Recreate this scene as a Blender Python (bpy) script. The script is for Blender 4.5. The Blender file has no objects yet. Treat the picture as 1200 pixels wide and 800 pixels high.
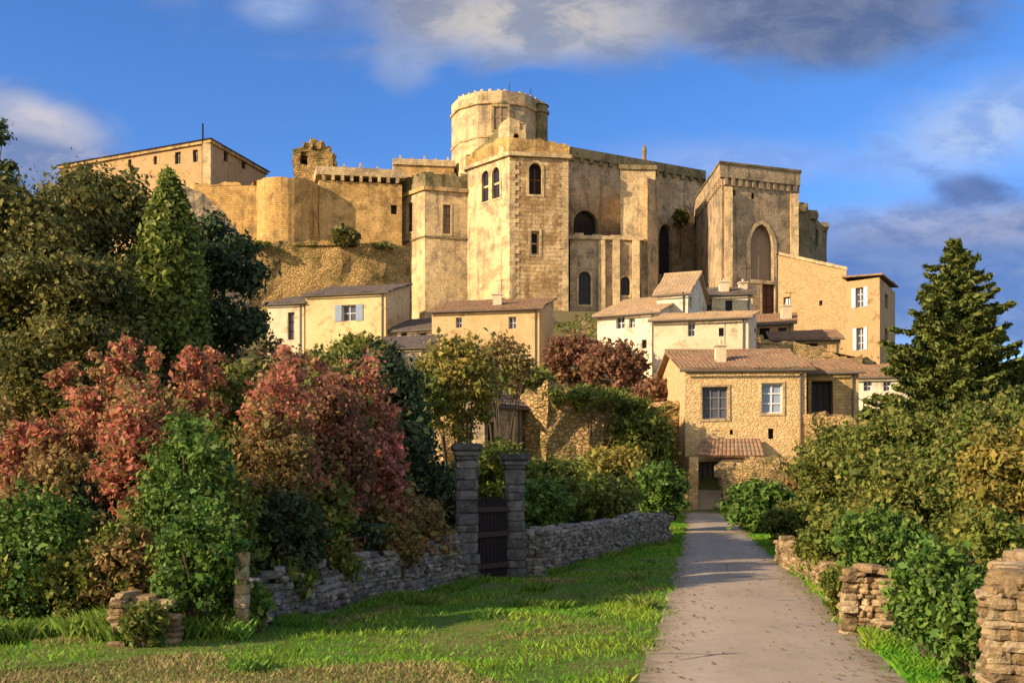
import bpy, bmesh, math, random
import numpy as np
from mathutils import Vector, noise

random.seed(7)
D2R = math.radians
sc = bpy.context.scene
COL = sc.collection

# ------------------------------------------------------------------ camera
EYE = 2.05
HOR = 570.0            # row of the horizon in the 1200x800 photograph
cam = bpy.data.cameras.new("camera")
cam.sensor_width = 36.0
cam.lens = 36.0
cam.shift_y = (HOR - 400.0) / 1200.0
cam.clip_end = 9000
cam_o = bpy.data.objects.new("camera", cam)
cam_o.location = (0, 0, EYE)
cam_o.rotation_euler = (D2R(90), 0, 0)
COL.objects.link(cam_o)
sc.camera = cam_o

# ------------------------------------------------------------------ light
SUN_AZ = 62.0          # degrees left of straight behind the camera
SUN_EL = 21.5
to_sun = Vector((-math.sin(D2R(SUN_AZ)) * math.cos(D2R(SUN_EL)),
                 -math.cos(D2R(SUN_AZ)) * math.cos(D2R(SUN_EL)), math.sin(D2R(SUN_EL))))
sl = bpy.data.lights.new("sun", 'SUN')
sl.energy = 5.0
sl.angle = D2R(0.55)
sl.color = (1.0, 0.755, 0.49)
so = bpy.data.objects.new("sun", sl)
so.rotation_euler = to_sun.to_track_quat('Z', 'Y').to_euler()
so.location = (-30, -30, 40)
COL.objects.link(so)

sc.view_settings.view_transform = 'Standard'
sc.view_settings.look = 'None'
sc.view_settings.gamma = 1
EXPOSURE = 0.76
sc.view_settings.exposure = EXPOSURE
sc.view_settings.use_curve_mapping = False


class NT:
    """small helper that writes node trees"""
    def __init__(s, tree):
        s.t = tree
        s.n = tree.nodes
        s.l = tree.links

    def new(s, typ, **kw):
        nd = s.n.new(typ)
        for k, v in kw.items():
            setattr(nd, k, v)
        return nd

    def inp(s, sock, v):
        if isinstance(v, bpy.types.NodeSocket):
            s.l.new(v, sock)
        elif v is not None:
            if sock.type == 'RGBA' and len(v) == 3:
                v = (*v, 1)
            sock.default_value = v

    def math(s, op, a, b=None, c=None, clamp=False):
        nd = s.new('ShaderNodeMath', operation=op, use_clamp=clamp)
        s.inp(nd.inputs[0], a)
        if b is not None: s.inp(nd.inputs[1], b)
        if c is not None: s.inp(nd.inputs[2], c)
        return nd.outputs[0]

    def mix(s, f, a, b, mode='MIX'):
        nd = s.new('ShaderNodeMix', data_type='RGBA', blend_type=mode)
        s.inp(nd.inputs[0], f); s.inp(nd.inputs[6], a); s.inp(nd.inputs[7], b)
        return nd.outputs[2]

    def noise(s, vec, scale, detail=4, rough=.55, dist=0.0):
        nd = s.new('ShaderNodeTexNoise')
        s.inp(nd.inputs['Vector'], vec)
        nd.inputs['Scale'].default_value = scale
        nd.inputs['Detail'].default_value = detail
        nd.inputs['Roughness'].default_value = rough
        nd.inputs['Distortion'].default_value = dist
        return nd.outputs['Fac']

    def ramp(s, f, lo, hi, a=0.0, b=1.0, smooth=True):
        nd = s.new('ShaderNodeMapRange')
        nd.interpolation_type = 'SMOOTHSTEP' if smooth else 'LINEAR'
        s.inp(nd.inputs['Value'], f)
        nd.inputs['From Min'].default_value = lo; nd.inputs['From Max'].default_value = hi
        nd.inputs['To Min'].default_value = a; nd.inputs['To Max'].default_value = b
        return nd.outputs['Result']

    def mapping(s, vec, scale=(1, 1, 1), loc=(0, 0, 0)):
        nd = s.new('ShaderNodeMapping')
        s.inp(nd.inputs['Vector'], vec)
        nd.inputs['Scale'].default_value = scale
        nd.inputs['Location'].default_value = loc
        return nd.outputs[0]

    def bump(s, h, strength, dist):
        nd = s.new('ShaderNodeBump')
        nd.inputs['Strength'].default_value = strength
        nd.inputs['Distance'].default_value = dist
        s.inp(nd.inputs['Height'], h)
        return nd.outputs[0]


# ------------------------------------------------------------------ world
world = bpy.data.worlds.new("World")
sc.world = world
world.use_nodes = True
w = NT(world.node_tree)
w.n.clear()
SKY_STRENGTH = 0.11
sky = w.new('ShaderNodeTexSky', sky_type='NISHITA')
sky.sun_disc = False
sky.sun_elevation = D2R(SUN_EL)
sky.sun_rotation = math.atan2(to_sun.x, to_sun.y)
sky.altitude = 200
sky.air_density = 1.0
sky.dust_density = 0.4
sky.ozone_density = 3.0
hs = w.new('ShaderNodeHueSaturation')
hs.inputs['Saturation'].default_value = 1.22
hs.inputs['Value'].default_value = 0.92
w.l.new(sky.outputs[0], hs.inputs['Color'])
tc = w.new('ShaderNodeTexCoord')
sx = w.new('ShaderNodeSeparateXYZ')
w.l.new(tc.outputs['Generated'], sx.inputs[0])
yy = w.math('MAXIMUM', w.math('ABSOLUTE', sx.outputs[1]), 0.12)
U = w.math('DIVIDE', sx.outputs[0], yy)
V = w.math('DIVIDE', sx.outputs[2], yy)
uv = w.new('ShaderNodeCombineXYZ')
w.l.new(U, uv.inputs[0]); w.l.new(V, uv.inputs[1])
# irregular edge of the clouds
n1 = w.noise(w.mapping(uv.outputs[0], (5.0, 11.0, 1)), 1.0, 6, .6, .4)
n2 = w.noise(w.mapping(uv.outputs[0], (16, 30, 1), (3, 1, 0)), 1.0, 4, .6, .3)


def blob(cx, cy, rx, ry, soft, amt, nz, rot=0.0):
    """cloud patch; centre and radii as azimuth / elevation tangents x1200"""
    u0 = (cx - 600) / 1200.; v0 = (HOR - cy) / 1200.
    du = w.math('SUBTRACT', U, u0); dv = w.math('SUBTRACT', V, v0)
    if rot:
        c, s_ = math.cos(rot), math.sin(rot)
        a = w.math('ADD', w.math('MULTIPLY', du, c), w.math('MULTIPLY', dv, s_))
        b = w.math('SUBTRACT', w.math('MULTIPLY', dv, c), w.math('MULTIPLY', du, s_))
        du, dv = a, b
    a = w.math('POWER', w.math('ABSOLUTE', w.math('DIVIDE', du, rx / 1200.)), 2)
    b = w.math('POWER', w.math('ABSOLUTE', w.math('DIVIDE', dv, ry / 1200.)), 2)
    d = w.math('ADD', w.math('SQRT', w.math('ADD', a, b)), w.math('MULTIPLY', w.math('SUBTRACT', nz, .5), 1.7))
    return w.ramp(d, 1.0 + soft, 1.0 - soft, 0.0, amt)


def K(c):   # display colour -> radiance handed to the Background
    return tuple(((v / 255.) ** 2.2) / SKY_STRENGTH / 2 ** EXPOSURE for v in c)


colr = w.mix(1.0, hs.outputs[0], (.96, .98, 1.26), 'MULTIPLY')
warm = w.ramp(n2, .35, .65)
layers = [
    (blob(700, -30, 380, 82, .50, .95, n1), K((116, 126, 158)), K((160, 166, 188))),
    (blob(985, 20, 170, 62, .45, .85, n1), K((92, 108, 146)), K((118, 130, 160))),
    (blob(620, 28, 150, 42, .6, .85, n2), K((150, 158, 178)), K((214, 206, 196))),
    (blob(475, 75, 36, 26, .6, .6, n2), K((150, 168, 205)), K((175, 186, 212))),
    (blob(325, 8, 38, 20, .7, .6, n2), K((140, 170, 225)), K((180, 198, 230))),
    (blob(30, 175, 120, 58, .55, .85, n1, -.25), K((122, 138, 178)), K((178, 180, 200))),
    (blob(50, 138, 60, 20, .6, .65, n2, -.3), K((190, 195, 215)), K((222, 214, 215))),
    (blob(1180, 330, 330, 92, .30, .85, n1), K((92, 118, 178)), K((122, 140, 186))),
    (blob(1150, 262, 220, 26, .6, .75, n2), K((118, 136, 184)), K((168, 176, 206))),
    (blob(1150, 150, 110, 44, .9, .9, n2, .3), K((140, 172, 232)), K((188, 208, 240))),
    (blob(1135, 222, 42, 16, .6, .8, n2, -.25), K((92, 112, 165)), K((104, 122, 170))),
    (blob(860, 190, 130, 22, .9, .55, n2), K((140, 168, 228)), K((178, 192, 232))),
]
for m_, c0, c1 in layers:
    colr = w.mix(m_, colr, w.mix(warm, c0, c1))
# broken bright cloud added behind the viewer, out of view, as fill light
fill_cloud = w.math('MULTIPLY', w.ramp(sx.outputs[1], -.05, -.45), w.ramp(n1, .28, .50, .25, .85))
fill_cloud = w.math('MULTIPLY', fill_cloud, w.ramp(sx.outputs[2], .0, .08))
colr = w.mix(fill_cloud, colr, K((250, 244, 240)))
bg = w.new('ShaderNodeBackground')
w.l.new(colr, bg.inputs['Color'])
bg.inputs['Strength'].default_value = SKY_STRENGTH
wo = w.new('ShaderNodeOutputWorld')
w.l.new(bg.outputs[0], wo.inputs[0])


# ------------------------------------------------------------------ measuring helpers
def PX(px, Y):  return (px - 600.0) / 1200.0 * Y
def PZ(py, Y):  return EYE + (HOR - py) / 1200.0 * Y
def pt(px, Y):  return (PX(px, Y), Y)
def sstep(a, b, x):
    t = min(1, max(0, (x - a) / (b - a)))
    return t * t * (3 - 2 * t)


# ------------------------------------------------------------------ materials
MATS = {}


def mat_base(name, rough=.9):
    m = bpy.data.materials.new(name)
    m.use_nodes = True
    nt = NT(m.node_tree)
    b = m.node_tree.nodes['Principled BSDF']
    b.inputs['Roughness'].default_value = rough
    b.inputs['Specular IOR Level'].default_value = .15
    return m, nt, b


def stone(name, c1, c2, joint, bw=.55, bh=.28, mortar=.014, stain=(.2, .15, .08), stain_amt=.5, pale=None, bump=.05, seed=0.0, big=.12):
    """coursed masonry on metre UVs with blotches, vertical wash marks and chipped faces"""
    m, n, b = mat_base(name)
    uvn = n.new('ShaderNodeUVMap').outputs[0]
    geo = n.new('ShaderNodeNewGeometry').outputs['Position']
    br = n.new('ShaderNodeTexBrick')
    wob = n.noise(uvn, 1.2, 3)
    off = n.new('ShaderNodeVectorMath', operation='SCALE')
    cx = n.new('ShaderNodeCombineXYZ')
    n.l.new(wob, cx.inputs[0]); n.l.new(wob, cx.inputs[1])
    n.l.new(cx.outputs[0], off.inputs[0]); off.inputs[3].default_value = .12
    ad = n.new('ShaderNodeVectorMath', operation='ADD')
    n.l.new(uvn, ad.inputs[0]); n.l.new(off.outputs[0], ad.inputs[1])
    n.l.new(ad.outputs[0], br.inputs['Vector'])
    br.inputs['Color1'].default_value = (*c1, 1); br.inputs['Color2'].default_value = (*c2, 1)
    br.inputs['Mortar'].default_value = (*joint, 1)
    br.inputs['Scale'].default_value = 1
    br.inputs['Brick Width'].default_value = bw
    br.inputs['Row Height'].default_value = bh
    br.inputs['Mortar Size'].default_value = mortar
    br.inputs['Mortar Smooth'].default_value = .9
    br.inputs['Bias'].default_value = -.1
    col = br.outputs['Color']
    g = n.mapping(geo, (1, 1, 1), (seed, seed * 1.7, 0))
    nb = n.noise(g, big, 5, .6)
    col = n.mix(n.ramp(nb, .42, .66, 0, .55), col, tuple(min(1, v * 1.25) for v in (pale or c1)))
    nm = n.noise(g, .55, 6, .65)
    col = n.mix(n.ramp(nm, .44, .66, 0, min(1, stain_amt * 1.5)), col, stain)
    gp = n.noise(n.mapping(geo, (1, 1, 1.5), (seed + 4, 2, 0)), .22, 5, .7)
    col = n.mix(n.ramp(gp, .54, .60, 0, stain_amt), col, tuple(v * .72 for v in c2))
    st = n.noise(n.mapping(geo, (1.3, 1.3, .10), (seed, 0, 0)), 1.0, 6, .7)
    col = n.mix(n.ramp(st, .50, .68, 0, min(1, stain_amt * 1.3)), col, tuple(v * .8 for v in stain))
    nf = n.noise(g, 3.5, 5, .7)
    col = n.mix(1.0, col, n.mix(nf, (.30, .30, .30), (1.75, 1.7, 1.62)), 'MULTIPLY')
    n.l.new(col, b.inputs['Base Color'])
    h = n.math('ADD', n.math('MULTIPLY', br.outputs['Fac'], -.6), n.math('MULTIPLY', nf, 1.5))
    h = n.math('ADD', h, n.math('MULTIPLY', nm, 2.5))
    n.l.new(n.bump(h, .9, bump), b.inputs['Normal'])
    MATS[name] = m
    return m


def rubble(name, c1, c2, c3, joint, scale=2.2, bump=.06, moss=None, moss_amt=.0):
    """random rubble walling / rock: voronoi stones in 3-D"""
    m, n, b = mat_base(name)
    geo = n.new('ShaderNodeNewGeometry').outputs['Position']
    dn = n.new('ShaderNodeTexNoise'); n.l.new(geo, dn.inputs['Vector'])
    dn.inputs['Scale'].default_value = scale * .9; dn.inputs['Detail'].default_value = 4
    sc_ = n.new('ShaderNodeVectorMath', operation='SCALE'); n.l.new(dn.outputs['Color'], sc_.inputs[0]); sc_.inputs[3].default_value = .55 / scale
    ad = n.new('ShaderNodeVectorMath', operation='ADD'); n.l.new(geo, ad.inputs[0]); n.l.new(sc_.outputs[0], ad.inputs[1])
    g = n.mapping(ad.outputs[0], (1, 1, 1.6))
    vo = n.new('ShaderNodeTexVoronoi'); vo.inputs['Scale'].default_value = scale
    n.l.new(g, vo.inputs['Vector'])
    ve = n.new('ShaderNodeTexVoronoi', feature='DISTANCE_TO_EDGE'); ve.inputs['Scale'].default_value = scale
    n.l.new(g, ve.inputs['Vector'])
    sp = n.new('ShaderNodeSeparateColor'); n.l.new(vo.outputs['Color'], sp.inputs[0])
    col = n.mix(sp.outputs[0], c1, c2)
    col = n.mix(n.ramp(sp.outputs[1], .6, .9), col, c3)
    col = n.mix(n.ramp(ve.outputs['Distance'], .05, .005, 0, .75), col, joint)
    nb = n.noise(geo, .35, 6, .65)
    col = n.mix(n.ramp(nb, .5, .7, 0, .5), col, c3)
    if moss:
        nm = n.noise(n.mapping(geo, (1, 1, 1), (9, 3, 1)), .5, 6, .7)
        col = n.mix(n.ramp(nm, .55 - moss_amt * .2, .75 - moss_amt * .2), col, moss)
    nf = n.noise(geo, 5, 7, .75)
    col = n.mix(1.0, col, n.mix(nf, (.25, .25, .25), (1.75, 1.7, 1.65)), 'MULTIPLY')
    n.l.new(col, b.inputs['Base Color'])
    h = n.math('ADD', n.ramp(ve.outputs['Distance'], 0, .2), n.math('MULTIPLY', nf, .8))
    n.l.new(n.bump(h, 1.0, bump), b.inputs['Normal'])
    MATS[name] = m
    return m


def plaster(name, c, c2, rough=.9):
    m, n, b = mat_base(name, rough)
    geo = n.new('ShaderNodeNewGeometry').outputs['Position']
    a = n.noise(geo, .5, 6, .65)
    st = n.noise(n.mapping(geo, (1.6, 1.6, .25)), 1.0, 5, .65)
    col = n.mix(n.ramp(a, .35, .68), c, c2)
    col = n.mix(n.ramp(st, .5, .75, 0, .4), col, tuple(v * .6 for v in c2))
    nf = n.noise(geo, 6, 5, .7)
    pa = n.noise(n.mapping(geo, (1, 1, 1.3), (7, 1, 2)), .7, 6, .7)
    vo = n.new('ShaderNodeTexVoronoi'); vo.inputs['Scale'].default_value = 4.5
    n.l.new(n.mapping(geo, (1, 1, 1.7)), vo.inputs['Vector'])
    vs = n.new('ShaderNodeSeparateColor'); n.l.new(vo.outputs['Color'], vs.inputs[0])
    bare = n.mix(vs.outputs[0], (c2[0] * .55, c2[1] * .5, c2[2] * .5), (c2[0] * .95, c2[1] * .88, c2[2] * .8))
    col = n.mix(n.ramp(pa, .56, .60, 0, .85), col, bare)
    col = n.mix(1.0, col, n.mix(nf, (.6, .6, .6), (1.35, 1.35, 1.35)), 'MULTIPLY')
    n.l.new(col, b.inputs['Base Color'])
    n.l.new(n.bump(nf, .6, .03), b.inputs['Normal'])
    MATS[name] = m
    return m


def simple(name, c, rough=.7, var=.3, scale=6, metal=0):
    m, n, b = mat_base(name, rough)
    geo = n.new('ShaderNodeNewGeometry').outputs['Position']
    nf = n.noise(geo, scale, 4, .65)
    col = n.mix(nf, tuple(v * (1 - var) for v in c), tuple(v * (1 + var) for v in c))
    n.l.new(col, b.inputs['Base Color'])
    b.inputs['Metallic'].default_value = metal
    MATS[name] = m
    return m


def rock(name, c):
    m, n, b = mat_base(name, .95)
    geo = n.new('ShaderNodeNewGeometry').outputs['Position']
    a = n.noise(geo, 5, 6, .7); f = n.noise(geo, 32, 5, .75)
    col = n.mix(n.ramp(a, .35, .65), tuple(v * .62 for v in c), tuple(v * 1.25 for v in c))
    li = n.noise(n.mapping(geo, (1, 1, 1), (4, 4, 4)), 9, 5, .7)
    col = n.mix(n.ramp(li, .60, .68, 0, .7), col, (c[1] * 1.25, c[1] * 1.25, c[1] * .95))
    col = n.mix(1.0, col, n.mix(f, (.55, .55, .55), (1.45, 1.45, 1.45)), 'MULTIPLY')
    n.l.new(col, b.inputs['Base Color'])
    n.l.new(n.bump(n.math('ADD', f, n.math('MULTIPLY', a, 2)), 1.0, .05), b.inputs['Normal'])
    MATS[name] = m
    return m


def tiles(name, c1, c2, c3):
    m, n, b = mat_base(name, .85)
    uvn = n.new('ShaderNodeUVMap').outputs[0]
    geo = n.new('ShaderNodeNewGeometry').outputs['Position']
    vo = n.new('ShaderNodeTexVoronoi'); vo.inputs['Scale'].default_value = 1
    n.l.new(n.mapping(uvn, (4, 2.5, 1)), vo.inputs['Vector'])
    sp = n.new('ShaderNodeSeparateColor'); n.l.new(vo.outputs['Color'], sp.inputs[0])
    col = n.mix(sp.outputs[0], c1, c2)
    a = n.noise(geo, .9, 5, .65)
    col = n.mix(n.ramp(a, .45, .68, 0, .8), col, c3)
    nf = n.noise(geo, 9, 4, .7)
    col = n.mix(1.0, col, n.mix(nf, (.6, .6, .6), (1.35, 1.35, 1.35)), 'MULTIPLY')
    n.l.new(col, b.inputs['Base Color'])
    n.l.new(n.bump(nf, .5, .02), b.inputs['Normal'])
    MATS[name] = m
    return m


def leafmat(name, c1, c2, c3, transl=.3):
    """leaves: tint attribute (x = clump, y = leaf) picks the leaf's own colour"""
    m = bpy.data.materials.new(name); m.use_nodes = True
    n = NT(m.node_tree)
    b = m.node_tree.nodes['Principled BSDF']
    out = m.node_tree.nodes['Material Output']
    at = n.new('ShaderNodeAttribute', attribute_name='tint')
    sp = n.new('ShaderNodeSeparateColor'); n.l.new(at.outputs['Color'], sp.inputs[0])
    col = n.mix(n.ramp(sp.outputs[0], .15, .85), c1, c2)
    col = n.mix(n.ramp(sp.outputs[1], .45, 1.0, 0, .85), col, c3)
    col = n.mix(1.0, col, n.mix(sp.outputs[2], (.6, .6, .6), (1.4, 1.4, 1.4)), 'MULTIPLY')
    n.l.new(col, b.inputs['Base Color'])
    b.inputs['Roughness'].default_value = .6
    b.inputs['Specular IOR Level'].default_value = .25
    tr = n.new('ShaderNodeBsdfTranslucent')
    n.l.new(col, tr.inputs['Color'])
    mx = n.new('ShaderNodeMixShader'); mx.inputs[0].default_value = transl
    n.l.new(b.outputs[0], mx.inputs[1]); n.l.new(tr.outputs[0], mx.inputs[2])
    n.l.new(mx.outputs[0], out.inputs['Surface'])
    MATS[name] = m
    return m


stone('castle_stone', (.56, .375, .165), (.45, .295, .125), (.27, .19, .10), stain=(.22, .17, .11), stain_amt=.6, pale=(.56, .44, .27))
stone('curtain_stone', (.56, .355, .125), (.46, .28, .095), (.26, .165, .07), stain=(.22, .15, .065), stain_amt=.55, pale=(.58, .40, .17), seed=5)
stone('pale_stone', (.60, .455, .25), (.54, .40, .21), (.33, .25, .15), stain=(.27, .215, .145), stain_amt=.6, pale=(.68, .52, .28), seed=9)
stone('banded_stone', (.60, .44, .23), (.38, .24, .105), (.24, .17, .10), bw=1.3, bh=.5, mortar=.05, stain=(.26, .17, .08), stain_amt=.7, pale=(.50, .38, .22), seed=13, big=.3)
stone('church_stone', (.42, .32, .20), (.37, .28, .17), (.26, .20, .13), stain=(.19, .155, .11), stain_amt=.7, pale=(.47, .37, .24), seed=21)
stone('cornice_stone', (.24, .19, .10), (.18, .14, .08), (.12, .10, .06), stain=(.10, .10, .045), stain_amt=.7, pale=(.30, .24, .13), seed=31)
stone('house_stone', (.52, .36, .16), (.42, .28, .12), (.36, .27, .14), bw=.42, bh=.2, mortar=.03, stain=(.30, .19, .08), stain_amt=.45, pale=(.54, .41, .20), seed=41, big=.5, bump=.03)
rubble('terrace_rubble', (.64, .43, .17), (.52, .34, .13), (.42, .29, .11), (.34, .235, .10), 3.0, .2, (.15, .135, .04), .4)
rubble('rock_rubble', (.62, .43, .20), (.50, .33, .14), (.40, .28, .12), (.34, .23, .11), 2.6, .2, (.19, .17, .05), .35)
rubble('moss_rubble', (.26, .20, .11), (.20, .15, .08), (.14, .13, .055), (.09, .07, .04), 1.2, .12, (.10, .11, .035), .8)
rubble('dry_wall_core', (.17, .155, .13), (.12, .11, .095), (.09, .085, .06), (.04, .037, .03), 5, .04)
rubble('lane_stone', (.66, .49, .26), (.60, .43, .21), (.55, .38, .18), (.62, .45, .22), 4.6, .03)
rubble('gold_rubble', (.58, .41, .19), (.47, .31, .14), (.36, .25, .11), (.26, .18, .09), 4.2, .06, (.16, .15, .05), .3)
plaster('cream_plaster', (.68, .56, .38), (.58, .47, .30))
plaster('yellow_plaster', (.66, .51, .26), (.56, .42, .21))
plaster('white_plaster', (.76, .67, .50), (.64, .55, .40))
plaster('ochre_plaster', (.58, .42, .21), (.48, .33, .16))
rubble('sandy_wall', (.46, .325, .165), (.41, .285, .14), (.36, .25, .125), (.36, .24, .11), 3.5, .03)
plaster('pink_plaster', (.46, .29, .15), (.38, .27, .12))
tiles('clay_tiles', (.35, .205, .115), (.21, .135, .085), (.25, .205, .13))
tiles('pale_tiles', (.50, .36, .21), (.42, .29, .17), (.36, .27, .16))
tiles('grey_tiles', (.18, .145, .125), (.14, .11, .10), (.11, .10, .085))
simple('dark_glass', (.030, .030, .034), .25, .3)
simple('house_glass', (.075, .09, .115), .15, .3, 1.0)
simple('white_paint', (.62, .62, .62), .5, .12)
simple('blue_paint', (.26, .32, .42), .5, .15)
simple('grey_wood', (.16, .15, .145), .75, .3, 12)
simple('dark_wood', (.055, .035, .03), .8, .35, 14)
simple('red_brown_wood', (.13, .055, .035), .8, .35, 14)
simple('gate_wood', (.020, .014, .012), .8, .4, 14)
simple('dark_iron', (.03, .03, .033), .5, .2, 10, .6)
simple('bark', (.10, .075, .05), .95, .45, 9)
simple('grey_bark', (.17, .145, .115), .95, .4, 9)
simple('infill_stone', (.26, .19, .125), .9, .3, 1.5)
simple('shadow_void', (.022, .020, .020), .95, .3)
simple('zinc', (.12, .105, .09), .6, .2)
leafmat('leaf_oak', (.085, .100, .026), (.175, .165, .040), (.23, .20, .048), .35)
leafmat('leaf_cypress', (.11, .165, .034), (.22, .26, .044), (.16, .19, .035), .3)
leafmat('leaf_dark', (.034, .066, .028), (.055, .088, .032), (.10, .115, .038), .28)
leafmat('leaf_red', (.56, .175, .12), (.45, .20, .115), (.26, .27, .075), .45)
leafmat('leaf_pink', (.56, .17, .15), (.46, .19, .14), (.36, .24, .10), .45)
leafmat('leaf_brown', (.32, .185, .075), (.23, .17, .055), (.22, .22, .06), .4)
leafmat('leaf_olive', (.105, .155, .026), (.175, .20, .036), (.26, .225, .055), .35)
leafmat('leaf_ivy', (.060, .135, .022), (.105, .20, .028), (.16, .22, .04), .3)
leafmat('leaf_green', (.095, .150, .024), (.17, .205, .032), (.25, .24, .045), .35)
leafmat('leaf_gold', (.27, .235, .042), (.18, .19, .036), (.36, .25, .06), .35)
leafmat('leaf_fir', (.075, .115, .028), (.15, .185, .036), (.20, .20, .042), .2)
leafmat('leaf_wine', (.25, .11, .07), (.19, .105, .05), (.28, .16, .07), .35)
leafmat('blade_grass', (.11, .33, .022), (.20, .38, .025), (.36, .34, .06), .4)
leafmat('blade_rough', (.12, .26, .03), (.18, .28, .035), (.27, .24, .08), .35)
leafmat('blade_dry', (.24, .22, .07), (.33, .27, .11), (.42, .34, .16), .3)


# ------------------------------------------------------------------ mesh builder
class MB:
    def __init__(s):
        s.v = []; s.f = []; s.uv = []; s.mi = []; s.sm = []

    def poly(s, pts, uvs=None, mi=0, smooth=False):
        i = len(s.v)
        s.v += [tuple(p) for p in pts]
        s.f.append(tuple(range(i, i + len(pts))))
        if uvs is None:
            uvs = planar(pts)
        s.uv += list(uvs)
        s.mi.append(mi); s.sm.append(smooth)

    def box(s, x0, x1, y0, y1, z0, z1, mi=0):
        s.obox(((x0, y0), (x1, y0)), y1 - y0, z0, z1, mi)

    def obox(s, seg, depth, z0, z1, mi=0, out=0.0):
        """box along a segment p0->p1 (front edge), going 'depth' behind it; out = how far the front stands proud"""
        (ax, ay), (bx, by) = seg
        L = math.hypot(bx - ax, by - ay) or 1e-6
        dx, dy = (bx - ax) / L, (by - ay) / L
        nx, ny = dy, -dx
        f0 = (ax + nx * out, ay + ny * out); f1 = (bx + nx * out, by + ny * out)
        b0 = (ax - nx * depth, ay - ny * depth); b1 = (bx - nx * depth, by - ny * depth)
        s.prism([f0, f1, b1, b0], z0, z1, mi)

    def prism(s, poly, z0, z1, mi=0):
        n = len(poly)
        u = 0
        for i in range(n):
            a, b = poly[i], poly[(i + 1) % n]
            L = math.hypot(b[0] - a[0], b[1] - a[1])
            s.poly([(a[0], a[1], z0), (b[0], b[1], z0), (b[0], b[1], z1), (a[0], a[1], z1)],
                   [(u, z0), (u + L, z0), (u + L, z1), (u, z1)], mi)
            u += L
        s.poly([(p[0], p[1], z1) for p in poly], None, mi)
        s.poly([(p[0], p[1], z0) for p in reversed(poly)], None, mi)

    def tube(s, pts, rads, sides=7, mi=0, cap=True):
        rings = []
        for k, p in enumerate(pts):
            p = Vector(p)
            a = Vector(pts[max(0, k - 1)]); b = Vector(pts[min(len(pts) - 1, k + 1)])
            t = (b - a).normalized() if (b - a).length > 1e-6 else Vector((0, 0, 1))
            x = t.cross(Vector((0.3, 1, 0.1))).normalized(); y = t.cross(x)
            rings.append([p + (x * math.cos(2 * math.pi * j / sides) + y * math.sin(2 * math.pi * j / sides)) * rads[k] for j in range(sides)])
        for k in range(len(rings) - 1):
            for j in range(sides):
                j2 = (j + 1) % sides
                s.poly([rings[k][j], rings[k][j2], rings[k + 1][j2], rings[k + 1][j]],
                       [(j / sides, k), ((j + 1) / sides, k), ((j + 1) / sides, k + 1), (j / sides, k + 1)], mi, True)
        if cap:
            s.poly(rings[-1], None, mi)

    def stone(s, c, size, mi=0, rough=.18):
        """one roughly squared rounded stone"""
        c = Vector(c)
        R = random.random
        rz = (R() - .5) * .5; cs, sn = math.cos(rz), math.sin(rz)
        P = {}
        for i, a in enumerate((-1, -.55, .55, 1)):
            for j, b in enumerate((-1, -.55, .55, 1)):
                for k, d in enumerate((-1, 0, 1)):
                    if 0 < i < 3 and 0 < j < 3 and k == 1: continue
                    v = Vector((a, b, d))
                    l = (abs(a) ** 5.5 + abs(b) ** 5.5 + abs(d) ** 5.5) ** (1 / 5.5)
                    v = v / l * (max(abs(a), abs(b), abs(d)))
                    v *= 1 + (R() - .5) * rough
                    x, y, z = v.x * size[0] / 2, v.y * size[1] / 2, v.z * size[2] / 2
                    P[i, j, k] = c + Vector((x * cs - y * sn, x * sn + y * cs, z))
        def q(*keys): s.poly([P[k] for k in keys], None, mi, False)
        for i in range(3):
            for j in range(3):
                q((i, j, 2), (i + 1, j, 2), (i + 1, j + 1, 2), (i, j + 1, 2))
                q((i, j + 1, 0), (i + 1, j + 1, 0), (i + 1, j, 0), (i, j, 0))
            for k in range(2):
                q((i, 0, k), (i + 1, 0, k), (i + 1, 0, k + 1), (i, 0, k + 1))
                q((i + 1, 3, k), (i, 3, k), (i, 3, k + 1), (i + 1, 3, k + 1))
                q((0, i + 1, k), (0, i, k), (0, i, k + 1), (0, i + 1, k + 1))
                q((3, i, k), (3, i + 1, k), (3, i + 1, k + 1), (3, i, k + 1))

    def build(s, name, mats, parent=None, org=None, jit=0.0, jf=.5, weld=False):
        if org is None:
            org = Vector(parent['_org']) if parent is not None else Vector((0, 0, 0))
        org = Vector(org)
        vs = []
        for p in s.v:
            p = Vector(p)
            if jit:
                n = noise.noise_vector(p * jf) * .65 + noise.noise_vector(p * jf * 3.1) * .35
                p = p + n * jit
            vs.append(p - org)
        me = bpy.data.meshes.new(name)
        me.from_pydata([tuple(v) for v in vs], [], s.f)
        if not isinstance(mats, (list, tuple)): mats = [mats]
        for m in mats: me.materials.append(MATS[m])
        ul = me.uv_layers.new(name='UVMap')
        ul.data.foreach_set('uv', np.array(s.uv, dtype=np.float32).ravel())
        me.polygons.foreach_set('material_index', s.mi)
        me.polygons.foreach_set('use_smooth', s.sm)
        me.update()
        if weld:
            bm = bmesh.new(); bm.from_mesh(me)
            bmesh.ops.remove_doubles(bm, verts=bm.verts, dist=1e-5)
            bm.to_mesh(me); bm.free()
        o = bpy.data.objects.new(name, me)
        COL.objects.link(o)
        if parent is not None:
            o.parent = parent
        else:
            o.location = org
        o['_org'] = tuple(org)
        return o


def planar(pts):
    a = Vector(pts[0]); b = Vector(pts[1]); c = Vector(pts[2])
    n = (b - a).cross(c - a)
    if abs(n.z) > .7 * n.length:
        return [(p[0], p[1]) for p in pts]
    if abs(n.x) > abs(n.y):
        return [(p[1], p[2]) for p in pts]
    return [(p[0], p[2]) for p in pts]


def tag(o, label=None, cat=None, group=None, kind=None):
    if label: o['label'] = label
    if cat: o['category'] = cat
    if cat and not kind: kind = 'thing'
    if group: o['group'] = group
    if kind: o['kind'] = kind
    return o


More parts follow.
